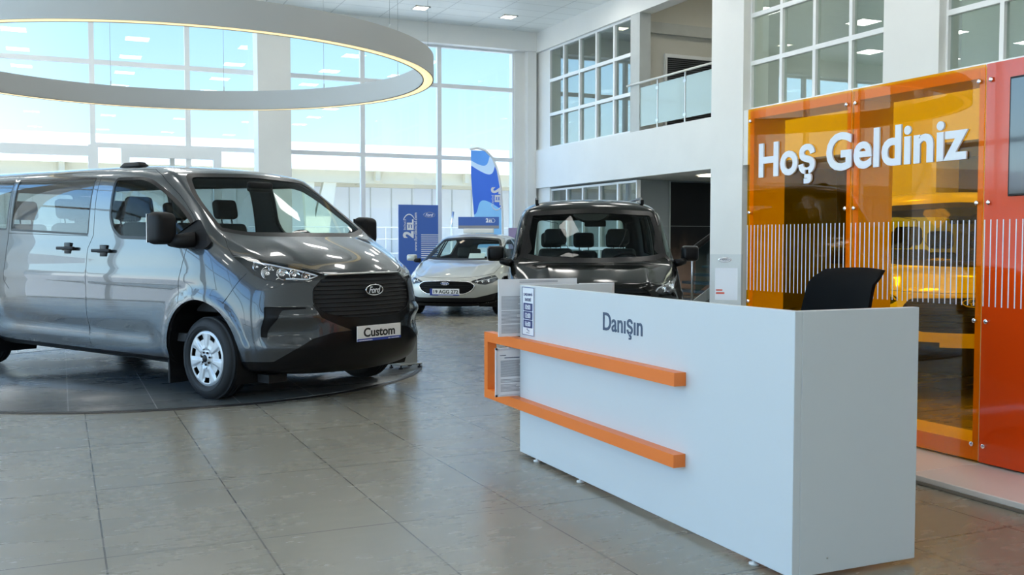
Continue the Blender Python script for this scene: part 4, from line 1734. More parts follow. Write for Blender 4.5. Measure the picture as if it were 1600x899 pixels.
def build_tall(name, label, cat, loc, yaw, pm, plate_text, rails=True, beams=False):
    V = thing(name, label, cat, loc, yaw)
    h = Hull(TALL)
    ws = rnd([(-.69, 1.635), (0, 1.668), (.69, 1.635), (.755, 1.33), (.79, 1.13), (.55, 1.09), (0, 1.075), (-.55, 1.09), (-.79, 1.13), (-.755, 1.33)], [.06, .1, .06, .1, .05, .1, .1, .1, .05, .1])
    hood = [(-.79, 1.10), (-.82, 1.02), (-.81, .93), (-.66, .89), (-.40, .878), (0, .878), (.40, .878), (.66, .89), (.81, .93), (.82, 1.02), (.79, 1.10), (.5, 1.075), (0, 1.065), (-.5, 1.075)]
    hl = rnd([(-.835, .93), (-.72, .885), (-.60, .85), (-.56, .82), (-.62, .775), (-.74, .775), (-.82, .83), (-.85, .90)], .02)
    gr = rnd([(-.48, .83), (0, .845), (.48, .83), (.54, .76), (.50, .62), (.40, .56), (-.40, .56), (-.50, .62), (-.54, .76)], .03)
    low = [(-.72, .42), (-.52, .48), (.52, .48), (.72, .42), (.80, .30), (.80, .1), (-.80, .1), (-.80, .30)]
    itk = rnd([(-.82, .60), (-.66, .56), (-.62, .46), (-.70, .40), (-.82, .40)], .03)
    fw = rnd([(-1.10, 1.10), (-.06, 1.08), (-.14, 1.20), (-.42, 1.45), (-.62, 1.56), (-.74, 1.60), (-1.12, 1.61)], [.05, .03, .05, .1, .1, .06, .05])
    sw = rnd([(-2.15, 1.12), (-1.22, 1.105), (-1.24, 1.61), (-2.10, 1.62)], .05)
    rw = rnd([(-3.2, 1.15), (-2.27, 1.125), (-2.25, 1.62), (-3.0, 1.62)], .06)
    door = [(-1.16, .32), (-1.16, 1.0), (-1.17, 1.64), (-.72, 1.65), (-.40, 1.50), (-.06, 1.20), (.04, 1.07), (.02, .85), (-.30, .70), (-.40, .50)]
    doorp = door + [(-.46, .32)]
    sp = dict(
        paint=pm, arches=[(.0, .34, .40), (-2.755, .34, .40)], arch_y=.90, blackz=.26,
        panels=[('bonnet', hood, 'front', (0,)), ('lower', low, 'front', (0,)), ('grille', gr, 'front', (0,)), ('windscreen', ws, 'front', (0,)),
                ('headlight', hl, 'front', (-1, 1)), ('intake', itk, 'front', (-1, 1)),
                ('front_door', doorp, 'side', (-1, 1)), ('door_window', fw, 'side', (-1, 1)), ('side_window', sw, 'side', (-1, 1)), ('rear_window', rw, 'side', (-1, 1)), ('back_window', rnd([(-.66, 1.06), (.66, 1.06), (.60, 1.60), (-.60, 1.60)], .06), 'back', (0,))],
        glass={'back_window': ('back_window', M_CARGL), 'windscreen': ('windscreen', M_CARGL), 'door_window': ('door_window', M_CARGL), 'side_window': ('side_window', M_CARGLD), 'rear_window': ('side_window', M_CARGLD)},
        frames={'windscreen': .05, 'door_window': .02},
        solid={'bonnet': ('bonnet', pm, 0), 'lower': ('front_bumper_trim', M_BLACK, .0), 'grille': ('grille', M_BLACK, -.03), 'intake': ('air_intake', M_BLACK, -.04), 'front_door': ('front_door', pm, 0)},
        seams=[(door, 'side', (-1, 1), False), (hood[:6], 'front', (-1, 1), False), ([(-2.2, .45), (-2.2, 1.64)], 'side', (-1, 1), False)])
    # rear screen so daylight shows through the cabin
    finish(h, V, sp)
    headlight_fill(h, V, hl, (-1, 1), .05, [(-.76, .87, .045), (-.67, .845, .042), (-.72, .81, .02)], [(-.80, .90), (-.70, .875), (-.61, .84), (-.585, .81)])
    g = [c for c in V.children if c.name.startswith('grille')][0]
    grille_bars(h, g, gr, [.60 + .05 * k for k in range(6)], -.008, .010, M_BLACKG)
    ford_oval(V, plate_frame(h, 0, .80, .014), .19, .075, mat('badge_blue', (.02, .05, .25), .3))
    plate(h, V, 0, .50, .52, .11, .02, plate_text, tw=.7, th=.6)
    for cx in (0, -2.755):
        for sd in (1, -1):
            wheel_part(V, cx, .885 * sd, .325, .215, .21, 'car', sd)
    for sd in (1, -1):
        mirror_part(V, sd, -.22, 1.05, 1.17, .20, .175, .12, (-.10, .90, 1.07), M_BLACKG, M_BLACKG, M_CHROME)
        if rails:
            bm = bmesh.new()
            P = [tpt(h, x, .60 * sd, o_)[0] for x, o_ in ((-.95, .0), (-1.05, .045), (-1.2, .055), (-2.0, .055), (-2.9, .055), (-3.05, .045), (-3.15, 0))]
            tube(bm, P, .016, 10)
            for x in (-1.0, -3.1):
                q = tpt(h, x, .60 * sd, .02)[0]
                b0 = len(bm.verts)
                box(bm, q.x - .06, q.x + .06, q.y - .018, q.y + .018, q.z - .03, q.z + .02)
            new_obj('roof_rail', bm, M_BLACKG, V, smooth=True, angle=40)
        for hx in (-1.02, -1.30):
            p, n = spt(h, hx, .93, sd, .0)
            bm = bmesh.new()
            box(bm, -.10, .10, -.006, .03, -.014, .014)
            bevel_all(bm, .006, 2)
            xform(bm, Matrix.Translation(p + Vector((0, .006 * sd, 0))))
            new_obj('door_handle', bm, pm, V, smooth=True)
    # camera housing at the top of the screen and the interior mirror
    bm = bmesh.new()
    prism(bm, rnd([(-.24, 1.65), (-.15, 1.565), (-.09, 1.535), (.09, 1.535), (.15, 1.565), (.24, 1.645)], .03), -.004, .03, 'x')
    for v in bm.verts:
        q, n = fpt(h, v.co.y, v.co.z, -.008 - v.co.x)
        v.co = q
    new_obj('sensor_housing', bm, M_BLACK, V)
    bm = bmesh.new()
    box(bm, -.02, .02, -.12, .12, -.035, .035)
    bevel_all(bm, .015, 2)
    xform(bm, Matrix.Translation((-.62, .05, 1.50)))
    new_obj('rear_view_mirror', bm, M_BLACK, V, smooth=True)
    if rails:
        bm = bmesh.new()
        q = [fpt(h, y, z, -.006)[0] for y, z in ((.685, 1.34), (.725, 1.34), (.735, 1.26), (.695, 1.26))]
        bm.faces.new([bm.verts.new(p) for p in q])
        bmesh.ops.solidify(bm, geom=list(bm.faces), thickness=.001)
        tag(new_obj('windscreen_sticker', bm, mat('cream_sticker', (.75, .68, .42), .6), V), 'cream windscreen sticker')
    sm = mat('black_seat_fabric', (.035, .037, .04), .8, bump=.3, bscale=200)
    for y in (-.38, .38):
        seat_part(V, -1.05, y, .62, sm, w=.50, rec=.30)
    for y in (-.42, 0, .42):
        seat_part(V, -1.95, y, .62, sm, w=.42, rec=.30, hgt=.58)
    steering(V, -.62, .38, 1.0, M_BLACK)
    bm = bmesh.new()
    box(bm, -.45, .0, -.72, .72, .6, 1.04)
    for v in bm.verts:
        if v.co.x > -.1 and v.co.z > 1:
            v.co.z = 1.10
    bevel_all(bm, .03, 2)
    new_obj('dashboard', bm, M_DARK, V, smooth=True, angle=40)
    new_obj('cabin_floor', bx(-3.3, .2, -.8, .8, .34, .38), M_DARK, V)
    return V


# ---- the silver hatchback at the far end
HATCH = dict(
    W=.91, cowl=.93,
    stations=[-3.35, -3.0, -2.4, -1.9, -1.4, -1.15, -1.0, -.6, -.3, -.18, .0, .3, .55, .70],
    shear=[(-3.3, 0.0), (-1.4, 0.06), (-.9, .16), (-.2, .26), (.2, .34), (.7, .46)],
    rows=[
        [(-3.3, 0, .22), (.7, 0, .17)],
        [(-3.3, .72, .22), (.7, .66, .18)],
        [(-3.3, .84, .26), (.7, .78, .24)],
        [(-3.3, .88, .40), (.7, .83, .36)],
        [(-3.3, .905, .62), (.3, .905, .58), (.7, .85, .48)],
        [(-3.3, .90, .80), (.0, .90, .78), (.3, .885, .70), (.7, .82, .56)],
        [(-3.3, .865, .96), (-1.0, .865, .93), (-.2, .87, .88), (.2, .84, .78), (.7, .775, .64)],
        [(-3.3, .80, 1.08), (-1.3, .78, 1.12), (-.6, .80, 1.04), (-.3, .82, .94), (.0, .82, .86), (.3, .78, .79), (.7, .71, .68)],
        [(-3.3, .70, 1.20), (-1.5, .68, 1.30), (-1.0, .68, 1.22), (-.6, .74, 1.08), (-.3, .79, .96), (.0, .78, .885), (.3, .73, .82), (.7, .66, .70)],
        [(-3.3, .60, 1.28), (-2.2, .60, 1.40), (-1.5, .60, 1.425), (-1.15, .60, 1.39), (-1.0, .615, 1.335), (-.6, .69, 1.145), (-.3, .75, .985), (-.18, .72, .93), (.0, .71, .905), (.3, .66, .845), (.7, .58, .725)],
        [(-3.3, .34, 1.33), (-2.2, .32, 1.45), (-1.5, .31, 1.46), (-1.15, .31, 1.425), (-1.0, .31, 1.37), (-.6, .36, 1.175), (-.3, .40, 1.01), (-.18, .40, .955), (.0, .40, .93), (.3, .38, .875), (.7, .34, .75)],
        [(-3.3, 0, 1.335), (-2.2, 0, 1.457), (-1.5, 0, 1.465), (-1.15, 0, 1.43), (-1.0, 0, 1.378), (-.6, 0, 1.182), (-.3, 0, 1.017), (-.18, 0, .958), (.0, 0, .934), (.3, 0, .88), (.7, 0, .755)],
    ],
    face=[(.15, .80), (.28, .88), (.42, .90), (.55, .89), (.68, .85), (.76, .80)],
    sweep=(.40, 2.2),
    outline=[(0, .17), (.62, .175), (.76, .24), (.81, .36), (.82, .47), (.79, .55), (.75, .61), (.70, .645), (.64, .67), (.56, .69), (.32, .71), (0, .715)],
    zc=.44, lip=.04, sub=3, creases=[(6, -3.3, .2, .4), (9, -1.2, .8, .3)], lip_crease=(.2, .6),
)


def hatch_sculpt(p, n):
    d = Vector((0, 0, 0))
    s = 1 if p.y > 0 else -1
    if abs(p.y) > .5 and p.z < .9:
        for cx, cz, r in ((0.0, .32, .37), (-2.70, .32, .37)):
            q = math.hypot(p.x - cx, p.z - cz)
            d.y += s * .014 * (1 - sstep(r + .04, r + .08, q)) * sstep(.05, .2, p.z)
    if p.x > -.1 and n.z > .5 and p.z < 1.0:
        d.z += .012 * math.exp(-((abs(p.y) - .42) / .06) ** 2) * sstep(-.1, .3, p.x)
    return d


HATCH['sculpt'] = hatch_sculpt


def build_hatch():
    V = thing('hatchback', 'silver hatchback with a Turkish plate parked in front of the blue board and flag', 'car', (5.97 + .9 * math.sin(math.radians(36)), 15.96 + .9 * math.cos(math.radians(36)), 0), math.atan2(-math.cos(math.radians(36)), -math.sin(math.radians(36))))
    h = Hull(HATCH)
    pm = paint('silver_metallic_paint', (.46, .47, .44), .3, .3)
    ws = rnd([(-.55, 1.355), (0, 1.39), (.55, 1.355), (.68, 1.12), (.755, .985), (.5, .965), (0, .955), (-.5, .965), (-.755, .985), (-.68, 1.12)], [.06, .1, .06, .1, .04, .1, .1, .1, .04, .1])
    hood = [(-.74, .95), (-.76, .86), (-.72, .74), (-.55, .70), (-.30, .675), (0, .672), (.30, .675), (.55, .70), (.72, .74), (.76, .86), (.74, .95), (.5, .955), (0, .945), (-.5, .955)]
    hl = [(-.80, .725), (-.70, .70), (-.58, .668), (-.46, .63), (-.43, .605), (-.52, .575), (-.66, .555), (-.76, .585), (-.81, .65)]
    gr = rnd([(-.40, .61), (0, .625), (.40, .61), (.50, .55), (.46, .47), (.34, .40), (-.34, .40), (-.46, .47), (-.50, .55)], .04)
    low = rnd([(-.84, .42), (-.70, .38), (-.50, .335), (.50, .335), (.70, .38), (.84, .42), (.84, .28), (.60, .235), (-.60, .235), (-.84, .28)], .02)
    fw = rnd([(-1.55, .99), (-.35, .935), (-.62, 1.12), (-1.0, 1.26), (-1.28, 1.33), (-1.55, 1.35)], .05)
    sw = rnd([(-2.50, 1.04), (-1.65, .995), (-1.65, 1.355), (-2.15, 1.345), (-2.45, 1.28)], .05)
    door = [(-1.6, .30), (-1.6, 1.38), (-1.2, 1.36), (-.6, 1.13), (-.28, .94), (-.24, .75), (-.40, .60), (-.42, .30)]
    sp = dict(
        paint=pm, arches=[(.0, .32, .37), (-2.70, .32, .37)], arch_y=.885, blackz=.215,
        panels=[('bonnet', hood, 'front', (0,)), ('lower', low, 'front', (0,)), ('grille', gr, 'front', (0,)), ('windscreen', ws, 'front', (0,)),
                ('headlight', hl, 'front', (-1, 1)), ('front_door', door, 'side', (-1, 1)), ('door_window', fw, 'side', (-1, 1)), ('side_window', sw, 'side', (-1, 1)), ('back_window', rnd([(-.52, .98), (.52, .98), (.45, 1.25), (-.45, 1.25)], .05), 'back', (0,))],
        glass={'back_window': ('back_window', M_CARGL), 'windscreen': ('windscreen', M_CARGL), 'door_window': ('door_window', M_CARGL), 'side_window': ('side_window', M_CARGL)},
        frames={'windscreen': .035, 'door_window': .02},
        solid={'bonnet': ('bonnet', pm, 0), 'lower': ('front_bumper_trim', M_BLACK, -.02), 'grille': ('grille', M_BLACK, -.03), 'front_door': ('front_door', pm, 0)},
        seams=[(door, 'side', (-1, 1), False), (hood[:6], 'front', (-1, 1), False)])
    finish(h, V, sp)
    headlight_fill(h, V, hl, (-1, 1), .04, [(-.70, .63, .032), (-.61, .62, .028)], [(-.78, .68), (-.66, .65), (-.50, .61)])
    g = [c for c in V.children if c.name.startswith('grille')][0]
    grille_bars(h, g, gr, [.43, .465, .50, .535, .57, .60], -.008, .007, M_BLACKG)
    bm = bmesh.new()
    seam(h, bm, gr, 'front', r=.009, off=.0, closed=True)
    new_obj('grille_surround', bm, M_CHROME, g, smooth=True)
    ford_oval(V, plate_frame(h, 0, .575, .014), .15, .06, mat('badge_blue', (.02, .05, .25), .3))
    plate(h, V, 0, .435, .52, .115, .02, '19 AGG 272', strip=[(20, -.2, .5)], tw=.84, th=.56, eu=True)
    for cx in (0, -2.70):
        for sd in (1, -1):
            wheel_part(V, cx, .875 * sd, .315, .215, .205, 'car', sd)
    for sd in (1, -1):
        mirror_part(V, sd, -.42, 1.0, 1.0, .20, .13, .11, (-.36, .84, .95), pm, M_BLACK, M_CHROME)
    sm = mat('black_seat_fabric', (.035, .037, .04), .8, bump=.3, bscale=200)
    for y in (-.36, .36):
        seat_part(V, -1.35, y, .42, sm, w=.48, rec=.35, hgt=.56)
        seat_part(V, -2.2, y, .44, sm, w=.48, rec=.35, hgt=.5)
    steering(V, -.80, .36, .84, M_BLACK)
    new_obj('dashboard', bx(-.75, -.30, -.68, .68, .5, .90, .03), M_DARK, V)
    new_obj('cabin_floor', bx(-3.0, .0, -.75, .75, .28, .31), M_DARK, V)
    return V


build_tall('people_carrier', 'black people carrier with roof rails facing the camera behind the reception desk', 'car', (5.14, 9.25, 0), math.radians(-116),
           mat('black_paint', (.003, .0035, .003), .12, spec=.30), '')
build_tall('white_carrier', 'white people carrier seen through the orange translucent panels', 'car', (7.25, 6.35, 0), math.radians(-133),
           paint('white_paint_gloss', (.82, .82, .80), 0, .3), '', rails=False)
build_hatch()
# ------------------------------------------------------------------ reception desk
XD = 2.5
dk = thing('reception_desk', 'white reception desk with orange frame bars and the word Danışın', 'reception desk', (XD, 2.95, 0))
dk.rotation_euler = (0, 0, math.radians(-.6))
DL, DW, DH = 2.51, .62, 1.038
bm = bmesh.new()
box(bm, 0, .036, 0, DL, .022, DH)
bevel_all(bm, .002, 1)
new_obj('front_panel', bm, M_DESK, dk)
bm = bmesh.new()
box(bm, .0362, DW, .0, .036, .022, DH)
bevel_all(bm, .002, 1)
new_obj('end_panel', bm, M_DESK, dk)
bm = bmesh.new()
box(bm, .0362, DW, DL - .036, DL, .022, DH)
bevel_all(bm, .002, 1)
new_obj('end_panel', bm, M_DESK, dk)
new_obj('worktop', bx(.037, DW, .037, DL - .037, .715, .745, .002, 1), M_DESK, dk)
for y in (.25, 1.75, 2.3):
    bm = bmesh.new()
    lathe(bm, [(0, 0), (.022, 0), (.022, .008), (.008, .010), (.008, .022), (0, .022)], 16, 'z', centre=(.018, y, 0))
    new_obj('levelling_foot', bm, mat('foot_white', (.7, .7, .68), .5), dk)
bm = bmesh.new()
lathe(bm, [(0, .0), (.004, 0), (.004, .002), (0, .002)], 10, 'y', centre=(.17, -.002, .08))
new_obj('end_screw', bm, M_STEEL, dk)
# orange frame: two bars and an upright joined at the far end, standing proud of the front panel
bm = bmesh.new()
y0, y1 = .72, 2.93
prism(bm, [(y0, .662), (y1 - .055, .662), (y1 - .055, .358), (y0, .358), (y0, .300), (y1, .300), (y1, .722), (y0, .722)], -.062, -.001, 'x')
new_obj('orange_frame', bm, M_ORANGE, dk)
t = text_bm('Danışın', .385, .118, .002, bold=.012)
xform(t, basis((0, 1.475, .822), (0, -1, 0), (0, 0, 1), (-1, 0, 0)))
new_obj('desk_lettering', t, M_LETTER, dk)

# service hours sign on the desk front
sg = thing('service_hours_sign', 'small white service hours sheet with navy time boxes on the desk front', 'sign', (XD + .0235, 5.33, .742), math.radians(-.6))
W_, H_ = .165, .287
bm = bmesh.new()
box(bm, -.004, .0, -W_ / 2, W_ / 2, 0, H_)
new_obj('sheet', bm, M_PAPER, sg)
bm = bmesh.new()
for a in ((-W_ / 2, W_ / 2, 0, .004), (-W_ / 2, W_ / 2, H_ - .004, H_), (-W_ / 2, -W_ / 2 + .004, 0, H_), (W_ / 2 - .004, W_ / 2, 0, H_)):
    box(bm, -.006, -.0041, *a)
new_obj('sheet_border', bm, mat('blue_grey_edge', (.12, .16, .30), .4), sg)
def on_face(bm, y_left, z, dx=-.0045):
    return xform(bm, basis((dx, y_left, z), (0, -1, 0), (0, 0, 1), (-1, 0, 0)))


for s_, z, w in (('ÇARŞI SERVİS', .232, .122), ('SAATLERİ', .204, .082)):
    new_obj('sign_lettering', on_face(text_bm(s_, w, .024, .001, bold=.01), w / 2, z), M_NAVY, sg)
for k, s_ in enumerate(('10:00', '13:00', '16:00')):
    z = .146 - .050 * k
    o = new_obj('time_box', bx(-.0058, -.0041, -.062, .062, z, z + .046), M_NAVY, sg)
    new_obj('time_lettering', on_face(text_bm(s_, .075, .030, .001, bold=.02), .0375, z + .008, -.006), M_WVINYL, o)
bm = bmesh.new()
tube(bm, [(-.005, .018, .036), (-.005, .008, .040), (-.005, -.004, .028), (-.005, -.022, .028)], .002, 6)
new_obj('squiggle_logo', bm, M_NAVY, sg)
new_obj('logo_line', on_face(bx(0, .045, 0, .004, 0, .001), .0225, .014), M_PRINT, sg)


def notice(name, label, x0, x1, y, z0, z1, lines, frame=None, group=None, head=()):
    t = thing(name, label, 'notice', (x0, y, z0), 0, group)
    w, h = x1 - x0, z1 - z0
    new_obj('sheet', bx(0, w, 0, .006, 0, h), M_PAPER, t)
    if frame:
        bm = bmesh.new()
        for a in ((0, w, 0, .012), (0, w, h - .012, h), (0, .012, 0, h), (w - .012, w, 0, h)):
            box(bm, a[0], a[1], -.006, -.0002, a[2], a[3])
        new_obj('sheet_frame', bm, frame, t)
    bm = bmesh.new()
    random.seed(len(label))
    for (a, b, c, d, n) in lines:
        for k in range(n):
            z = d - (d - c) * k / max(1, n - 1)
            if random.random() < .1:
                continue
            box(bm, a, b - (random.random() * .3 * (b - a) if random.random() < .25 else 0), -.001, -.0002, z, z + .0035)
    new_obj('printed_lines', bm, M_PRINT, t)
    if head:
        bm = bmesh.new()
        for (a, b, z, hh) in head:
            box(bm, a, b, -.001, -.0002, z, z + hh)
        new_obj('printed_heading', bm, M_LETTER, t)
    return t


notice('notice_board', 'tall white notice with dense grey text standing at the far end of the desk', 2.395, 2.93, 5.485, .725, 1.072, [(.02, .15, .02, .24, 30), (.14, .40, .325, .333, 2)])
notice('notice_board', 'blank edge of a pale board behind the desk beside the tall notice', 2.94, 3.19, 5.47, .75, 1.040, [(.03, .22, .2, .25, 4)])
notice('framed_notice', 'framed sheet of grey text inside the orange frame beside the desk', 2.375, 2.58, 5.485, .361, .657, [(.035, .18, .12, .215, 16), (.035, .18, .03, .10, 10)], mat('pale_frame', (.62, .64, .68), .4), head=((.06, .16, .232, .005), (.03, .07, .248, .004)))
# clear acrylic sign holder on the worktop
hd = thing('acrylic_sign_holder', 'clear acrylic sign holder with a white leaflet standing on the desk worktop', 'sign holder', (2.93, 3.97, .746), math.radians(-36))
M_ACR = glass('clear_acrylic', (.93, .95, .96), 0, 1.35)
new_obj('acrylic_sheet', bx(-.085, .085, -.002, .002, .10, .492), M_ACR, hd)
new_obj('acrylic_foot', bx(-.085, .085, -.05, .05, 0, .005), M_ACR, hd)
bm = bmesh.new()
for x in (-.07, .05):
    box(bm, x, x + .004, -.004, .004, .005, .12)
new_obj('holder_leg', bm, M_DARK, hd)
new_obj('leaflet', bx(-.045, .062, -.008, -.0035, .27, .425), M_PAPER, hd)
bm = bmesh.new()
box(bm, -.04, .0, -.0095, -.0082, .300, .308)
box(bm, -.04, -.01, -.0095, -.0082, .315, .322)
new_obj('red_print', bm, mat('red_print', (.65, .09, .05), .5), hd)
Mo = basis((0, -.0045, .465), (1, 0, 0), (0, 0, 1), (0, -1, 0))
ford_oval(hd, Mo, .062, .026, M_BLACKG, 'oval_logo')

# office chair behind the desk
ch = thing('office_chair', 'black office chair behind the white reception desk', 'chair', (3.735, 4.34, 0), math.radians(188))
M_CH = mat('black_mesh_fabric', (.005, .006, .007), .8, spec=.1, bump=.4, bscale=300)
bm = bmesh.new()
N = 14
front, backv = [], []
def chp(u, v, off):
    # u across -1..1, v up 0..1 ; x back/forward of the chair (front = +x)
    z = .52 + .63 * v
    wid = .235 * (1 - .10 * abs(v - .45)) * (1 if v < .93 else (1 - ((v - .93) / .07) ** 2 * .10))
    x = -.24 - .16 * max(0, v - .15) ** 1.4 - .09 * (max(0, v - .82) / .18) ** 2 + .05 * u * u - off
    return Vector((x, u * wid, z - .012 * u * u * (v > .9)))


for off, store in ((0, front), (.028, backv)):
    for j in range(N + 1):
        store.append([bm.verts.new(chp(-1 + 2 * i / N, j / N, off)) for i in range(N + 1)])
for G in (front, backv):
    for j in range(N):
        for i in range(N):
            bm.faces.new((G[j][i], G[j][i + 1], G[j + 1][i + 1], G[j + 1][i]))
for j in range(N):
    bm.faces.new((front[j][0], front[j + 1][0], backv[j + 1][0], backv[j][0]))
    bm.faces.new((front[j][N], front[j + 1][N], backv[j + 1][N], backv[j][N]))
for i in range(N):
    bm.faces.new((front[N][i], front[N][i + 1], backv[N][i + 1], backv[N][i]))
    bm.faces.new((front[0][i], front[0][i + 1], backv[0][i + 1], backv[0][i]))
bmesh.ops.recalc_face_normals(bm, faces=bm.faces)
new_obj('backrest', bm, M_CH, ch, smooth=True, angle=60)
bm = bmesh.new()
box(bm, -.22, .24, -.24, .24, .43, .50)
bevel_all(bm, .03, 3)
new_obj('seat', bm, M_CH, ch, smooth=True)
bm = bmesh.new()
tube(bm, [(-.15, 0, .43), (-.30, 0, .45), (-.31, 0, .62)], .025, 8)
tube(bm, [(0, 0, .12), (0, 0, .44)], .028, 12)
new_obj('gas_column', bm, M_BLACK, ch, smooth=True)
for k in range(5):
    a = 2 * PI * k / 5
    bm = bmesh.new()
    tube(bm, [(0, 0, .12), (.28 * math.cos(a), .28 * math.sin(a), .075)], [.025, .016], 8)
    lg = new_obj('base_leg', bm, M_BLACK, ch, smooth=True)
    bm = bmesh.new()
    lathe(bm, [(0, -.02), (.025, -.02), (.03, -.01), (.03, .01), (.025, .02), (0, .02)], 16, 'y', centre=(.28 * math.cos(a), .28 * math.sin(a), .030))
    tube(bm, [(.28 * math.cos(a), .28 * math.sin(a), .03), (.28 * math.cos(a), .28 * math.sin(a), .08)], .008, 6)
    new_obj('castor', bm, M_BLACK, lg, smooth=True)
for s in (-1, 1):
    bm = bmesh.new()
    tube(bm, [(-.15, .24 * s, .46), (-.12, .30 * s, .50), (-.10, .30 * s, .66)], .018, 8)
    box(bm, -.16, .10, .30 * s - .03, .30 * s + .03, .66, .69)
    new_obj('armrest', bm, M_BLACK, ch, smooth=True, angle=40)

# ------------------------------------------------------------------ orange welcome wall
XP = 4.69
M_ACRO = glass('orange_acrylic', (1.0, .645, .012), .0, 1.5, .75)
M_RED = mat('red_orange_gloss', (.74, .060, .004), .08, spec=.4, coat=.35, coat_rough=.0)
M_BOXF = mat('white_board_edge', (.88, .88, .86), .5)
M_VLINE = mat('pale_vinyl_stripe', (.80, .80, .82), .5)


def screw(bm, y, z):
    lathe(bm, [(0, -.014), (.008, -.014), (.013, -.010), (.014, -.001), (0, -.001)], 16, 'x', centre=(-.001, y, z))
    lathe(bm, [(0, -.0165), (.004, -.016), (.004, -.013)], 8, 'x', centre=(-.001, y, z))


def unit(y0, y1, kind, label):
    """display wall unit between y0<y1; local origin at its base, near end"""
    w = y1 - y0
    t = thing('display_unit', label, 'display wall', (XP, y0, 0), 0)
    z0, z1 = .06, 2.28
    D = .30
    if kind == 'open':
        new_obj('acrylic_panel', bx(-.006, 0, .004, w - .004, z0, z1), M_ACRO, t)
        new_obj('side_board', bx(.012, D, .004, .054, z0, z1 - .01), M_BOXF, t)
        new_obj('side_board', bx(.012, D, w - .054, w - .004, z0, z1 - .01), M_BOXF, t)
        new_obj('top_board', bx(.012, D, .055, w - .055, z1 - .07, z1 - .01), M_BOXF, t)
        new_obj('bottom_board', bx(.012, D, .055, w - .055, z0, z0 + .10), M_BOXF, t)
    else:
        new_obj('gloss_panel', bx(-.006, 0, .004, w - .004, z0, z1), M_RED, t)
        new_obj('cabinet_body', bx(.002, D, .004, w - .004, z0, z1 - .01), M_BOXF, t)
        sc = new_obj('screen', bx(-.022, -.0065, w - .165 - .95, w - .165, 1.545, 2.185, .003, 1), M_BLACKG, t)
        new_obj('screen_glass', bx(-.0235, -.0222, w - .175 - .93, w - .175, 1.557, 2.173), mat('screen_glass', (.03, .045, .06), .06, coat=1), sc)
    for y in (.038, w - .038):
        for z in (2.19, 1.515, .855, .155):
            bm = bmesh.new()
            screw(bm, y, z)
            xform(bm, Matrix.Translation((-.006, 0, 0)))
            new_obj('fixing_screw', bm, M_CHROME, t, smooth=True, angle=40)
    bm = bmesh.new()
    n = int((w + .001) / .0402)
    for k in range(n):
        y = w - .012 - .0402 * k
        box(bm, -.0075, -.0062, y - .0035, y + .0035, .938, 1.421)
    new_obj('stripe_vinyl', bm, M_VLINE, t)
    pl = new_obj('plinth', bx(-.53, .42, .001, w - .001, .0, .048, .003, 1), mat('white_gloss_plinth', (.80, .78, .76), .18), t)
    new_obj('plinth_edge', bx(-.536, -.5301, .001, w - .001, .004, .020), M_STEEL, pl)
    return t


unit(5.01, 6.08, 'open', 'far orange translucent panel unit with screws, beginning of the welcome lettering on it')
unit(3.982, 5.008, 'open', 'middle orange translucent panel unit with the white carrier behind it')
unit(2.30, 3.98, 'solid', 'glossy red-orange cabinet panel with a dark screen at the right edge')
wl_ = text_bm('Hoş Geldiniz', 1.846, .318, .012, bold=.027)
xform(wl_, basis((0, 0, 0), (0, -1, 0), (0, 0, 1), (-1, 0, 0)))
o = new_obj('welcome_lettering', wl_, M_WVINYL)
o.location = (XP - .0065, 5.931, 1.698)
tag(o, 'large white Hoş Geldiniz letters across the two orange panels', 'lettering')

# ------------------------------------------------------------------ boards, flag, small things at the window wall
M_BLUE = mat('royal_blue_print', (.06, .15, .50), .45)
def logo_2el(parent, M, s, name='logo_lettering'):
    """'2.' over the word EL with the arc, reading along local x, height s"""
    t = text_bm('2', s * .62, s, .002, bold=.05)
    xform(t, M)
    new_obj(name, t, M_WVINYL, parent)
    t = text_bm('EL', s * .95, s * .62, .002, bold=.045)
    xform(t, M @ Matrix.Translation((s * .72, 0, 0)))
    new_obj(name, t, M_WVINYL, parent)
    t = text_bm('İKİNCİ', s * .95, s * .22, .002, bold=.01)
    xform(t, M @ Matrix.Translation((s * .72, s * .72, 0)))
    new_obj(name, t, M_WVINYL, parent)
    bm = bmesh.new()
    tube(bm, [(s * 1.05 + s * 1.05 * math.cos(a), s * .42 + s * .62 * math.sin(a), .001) for a in (-.9 + 1.9 * k / 14 for k in range(15))], [s * .03 + s * .03 * math.sin(PI * k / 14) for k in range(15)], 6)
    xform(bm, M)
    new_obj('logo_arc', bm, M_WVINYL, parent)


bb = thing('blue_advertising_board', 'tall royal blue board with rotated white logo standing before the window wall', 'advertising board', (7.365, 22.8, 0))
new_obj('board_face', bx(0, 1.0, 0, .04, .05, 2.18), M_BLUE, bb)
new_obj('board_foot', bx(.05, .95, -.2, .24, 0, .05), M_STEEL, bb)
logo_2el(bb, basis((.37, -.003, 1.38), (0, 0, 1), (-1, 0, 0), (0, -1, 0)), .27)
t = text_bm('www.fordikincial.com', .92, .075, .002, bold=.01)
xform(t, basis((.455, -.003, 1.07), (0, 0, 1), (-1, 0, 0), (0, -1, 0)))
new_obj('web_lettering', t, M_WVINYL, bb)
ford_oval(bb, basis((.77, -.001, 1.94), (1, 0, 0), (0, 0, 1), (0, -1, 0)), .30, .135, M_BLUE)
bm = bmesh.new()
for k in range(12):
    box(bm, .56, 1.0, -.003, -.0005, .90 + .05 * k, .918 + .05 * k)
new_obj('white_stripes', bm, M_WVINYL, bb)

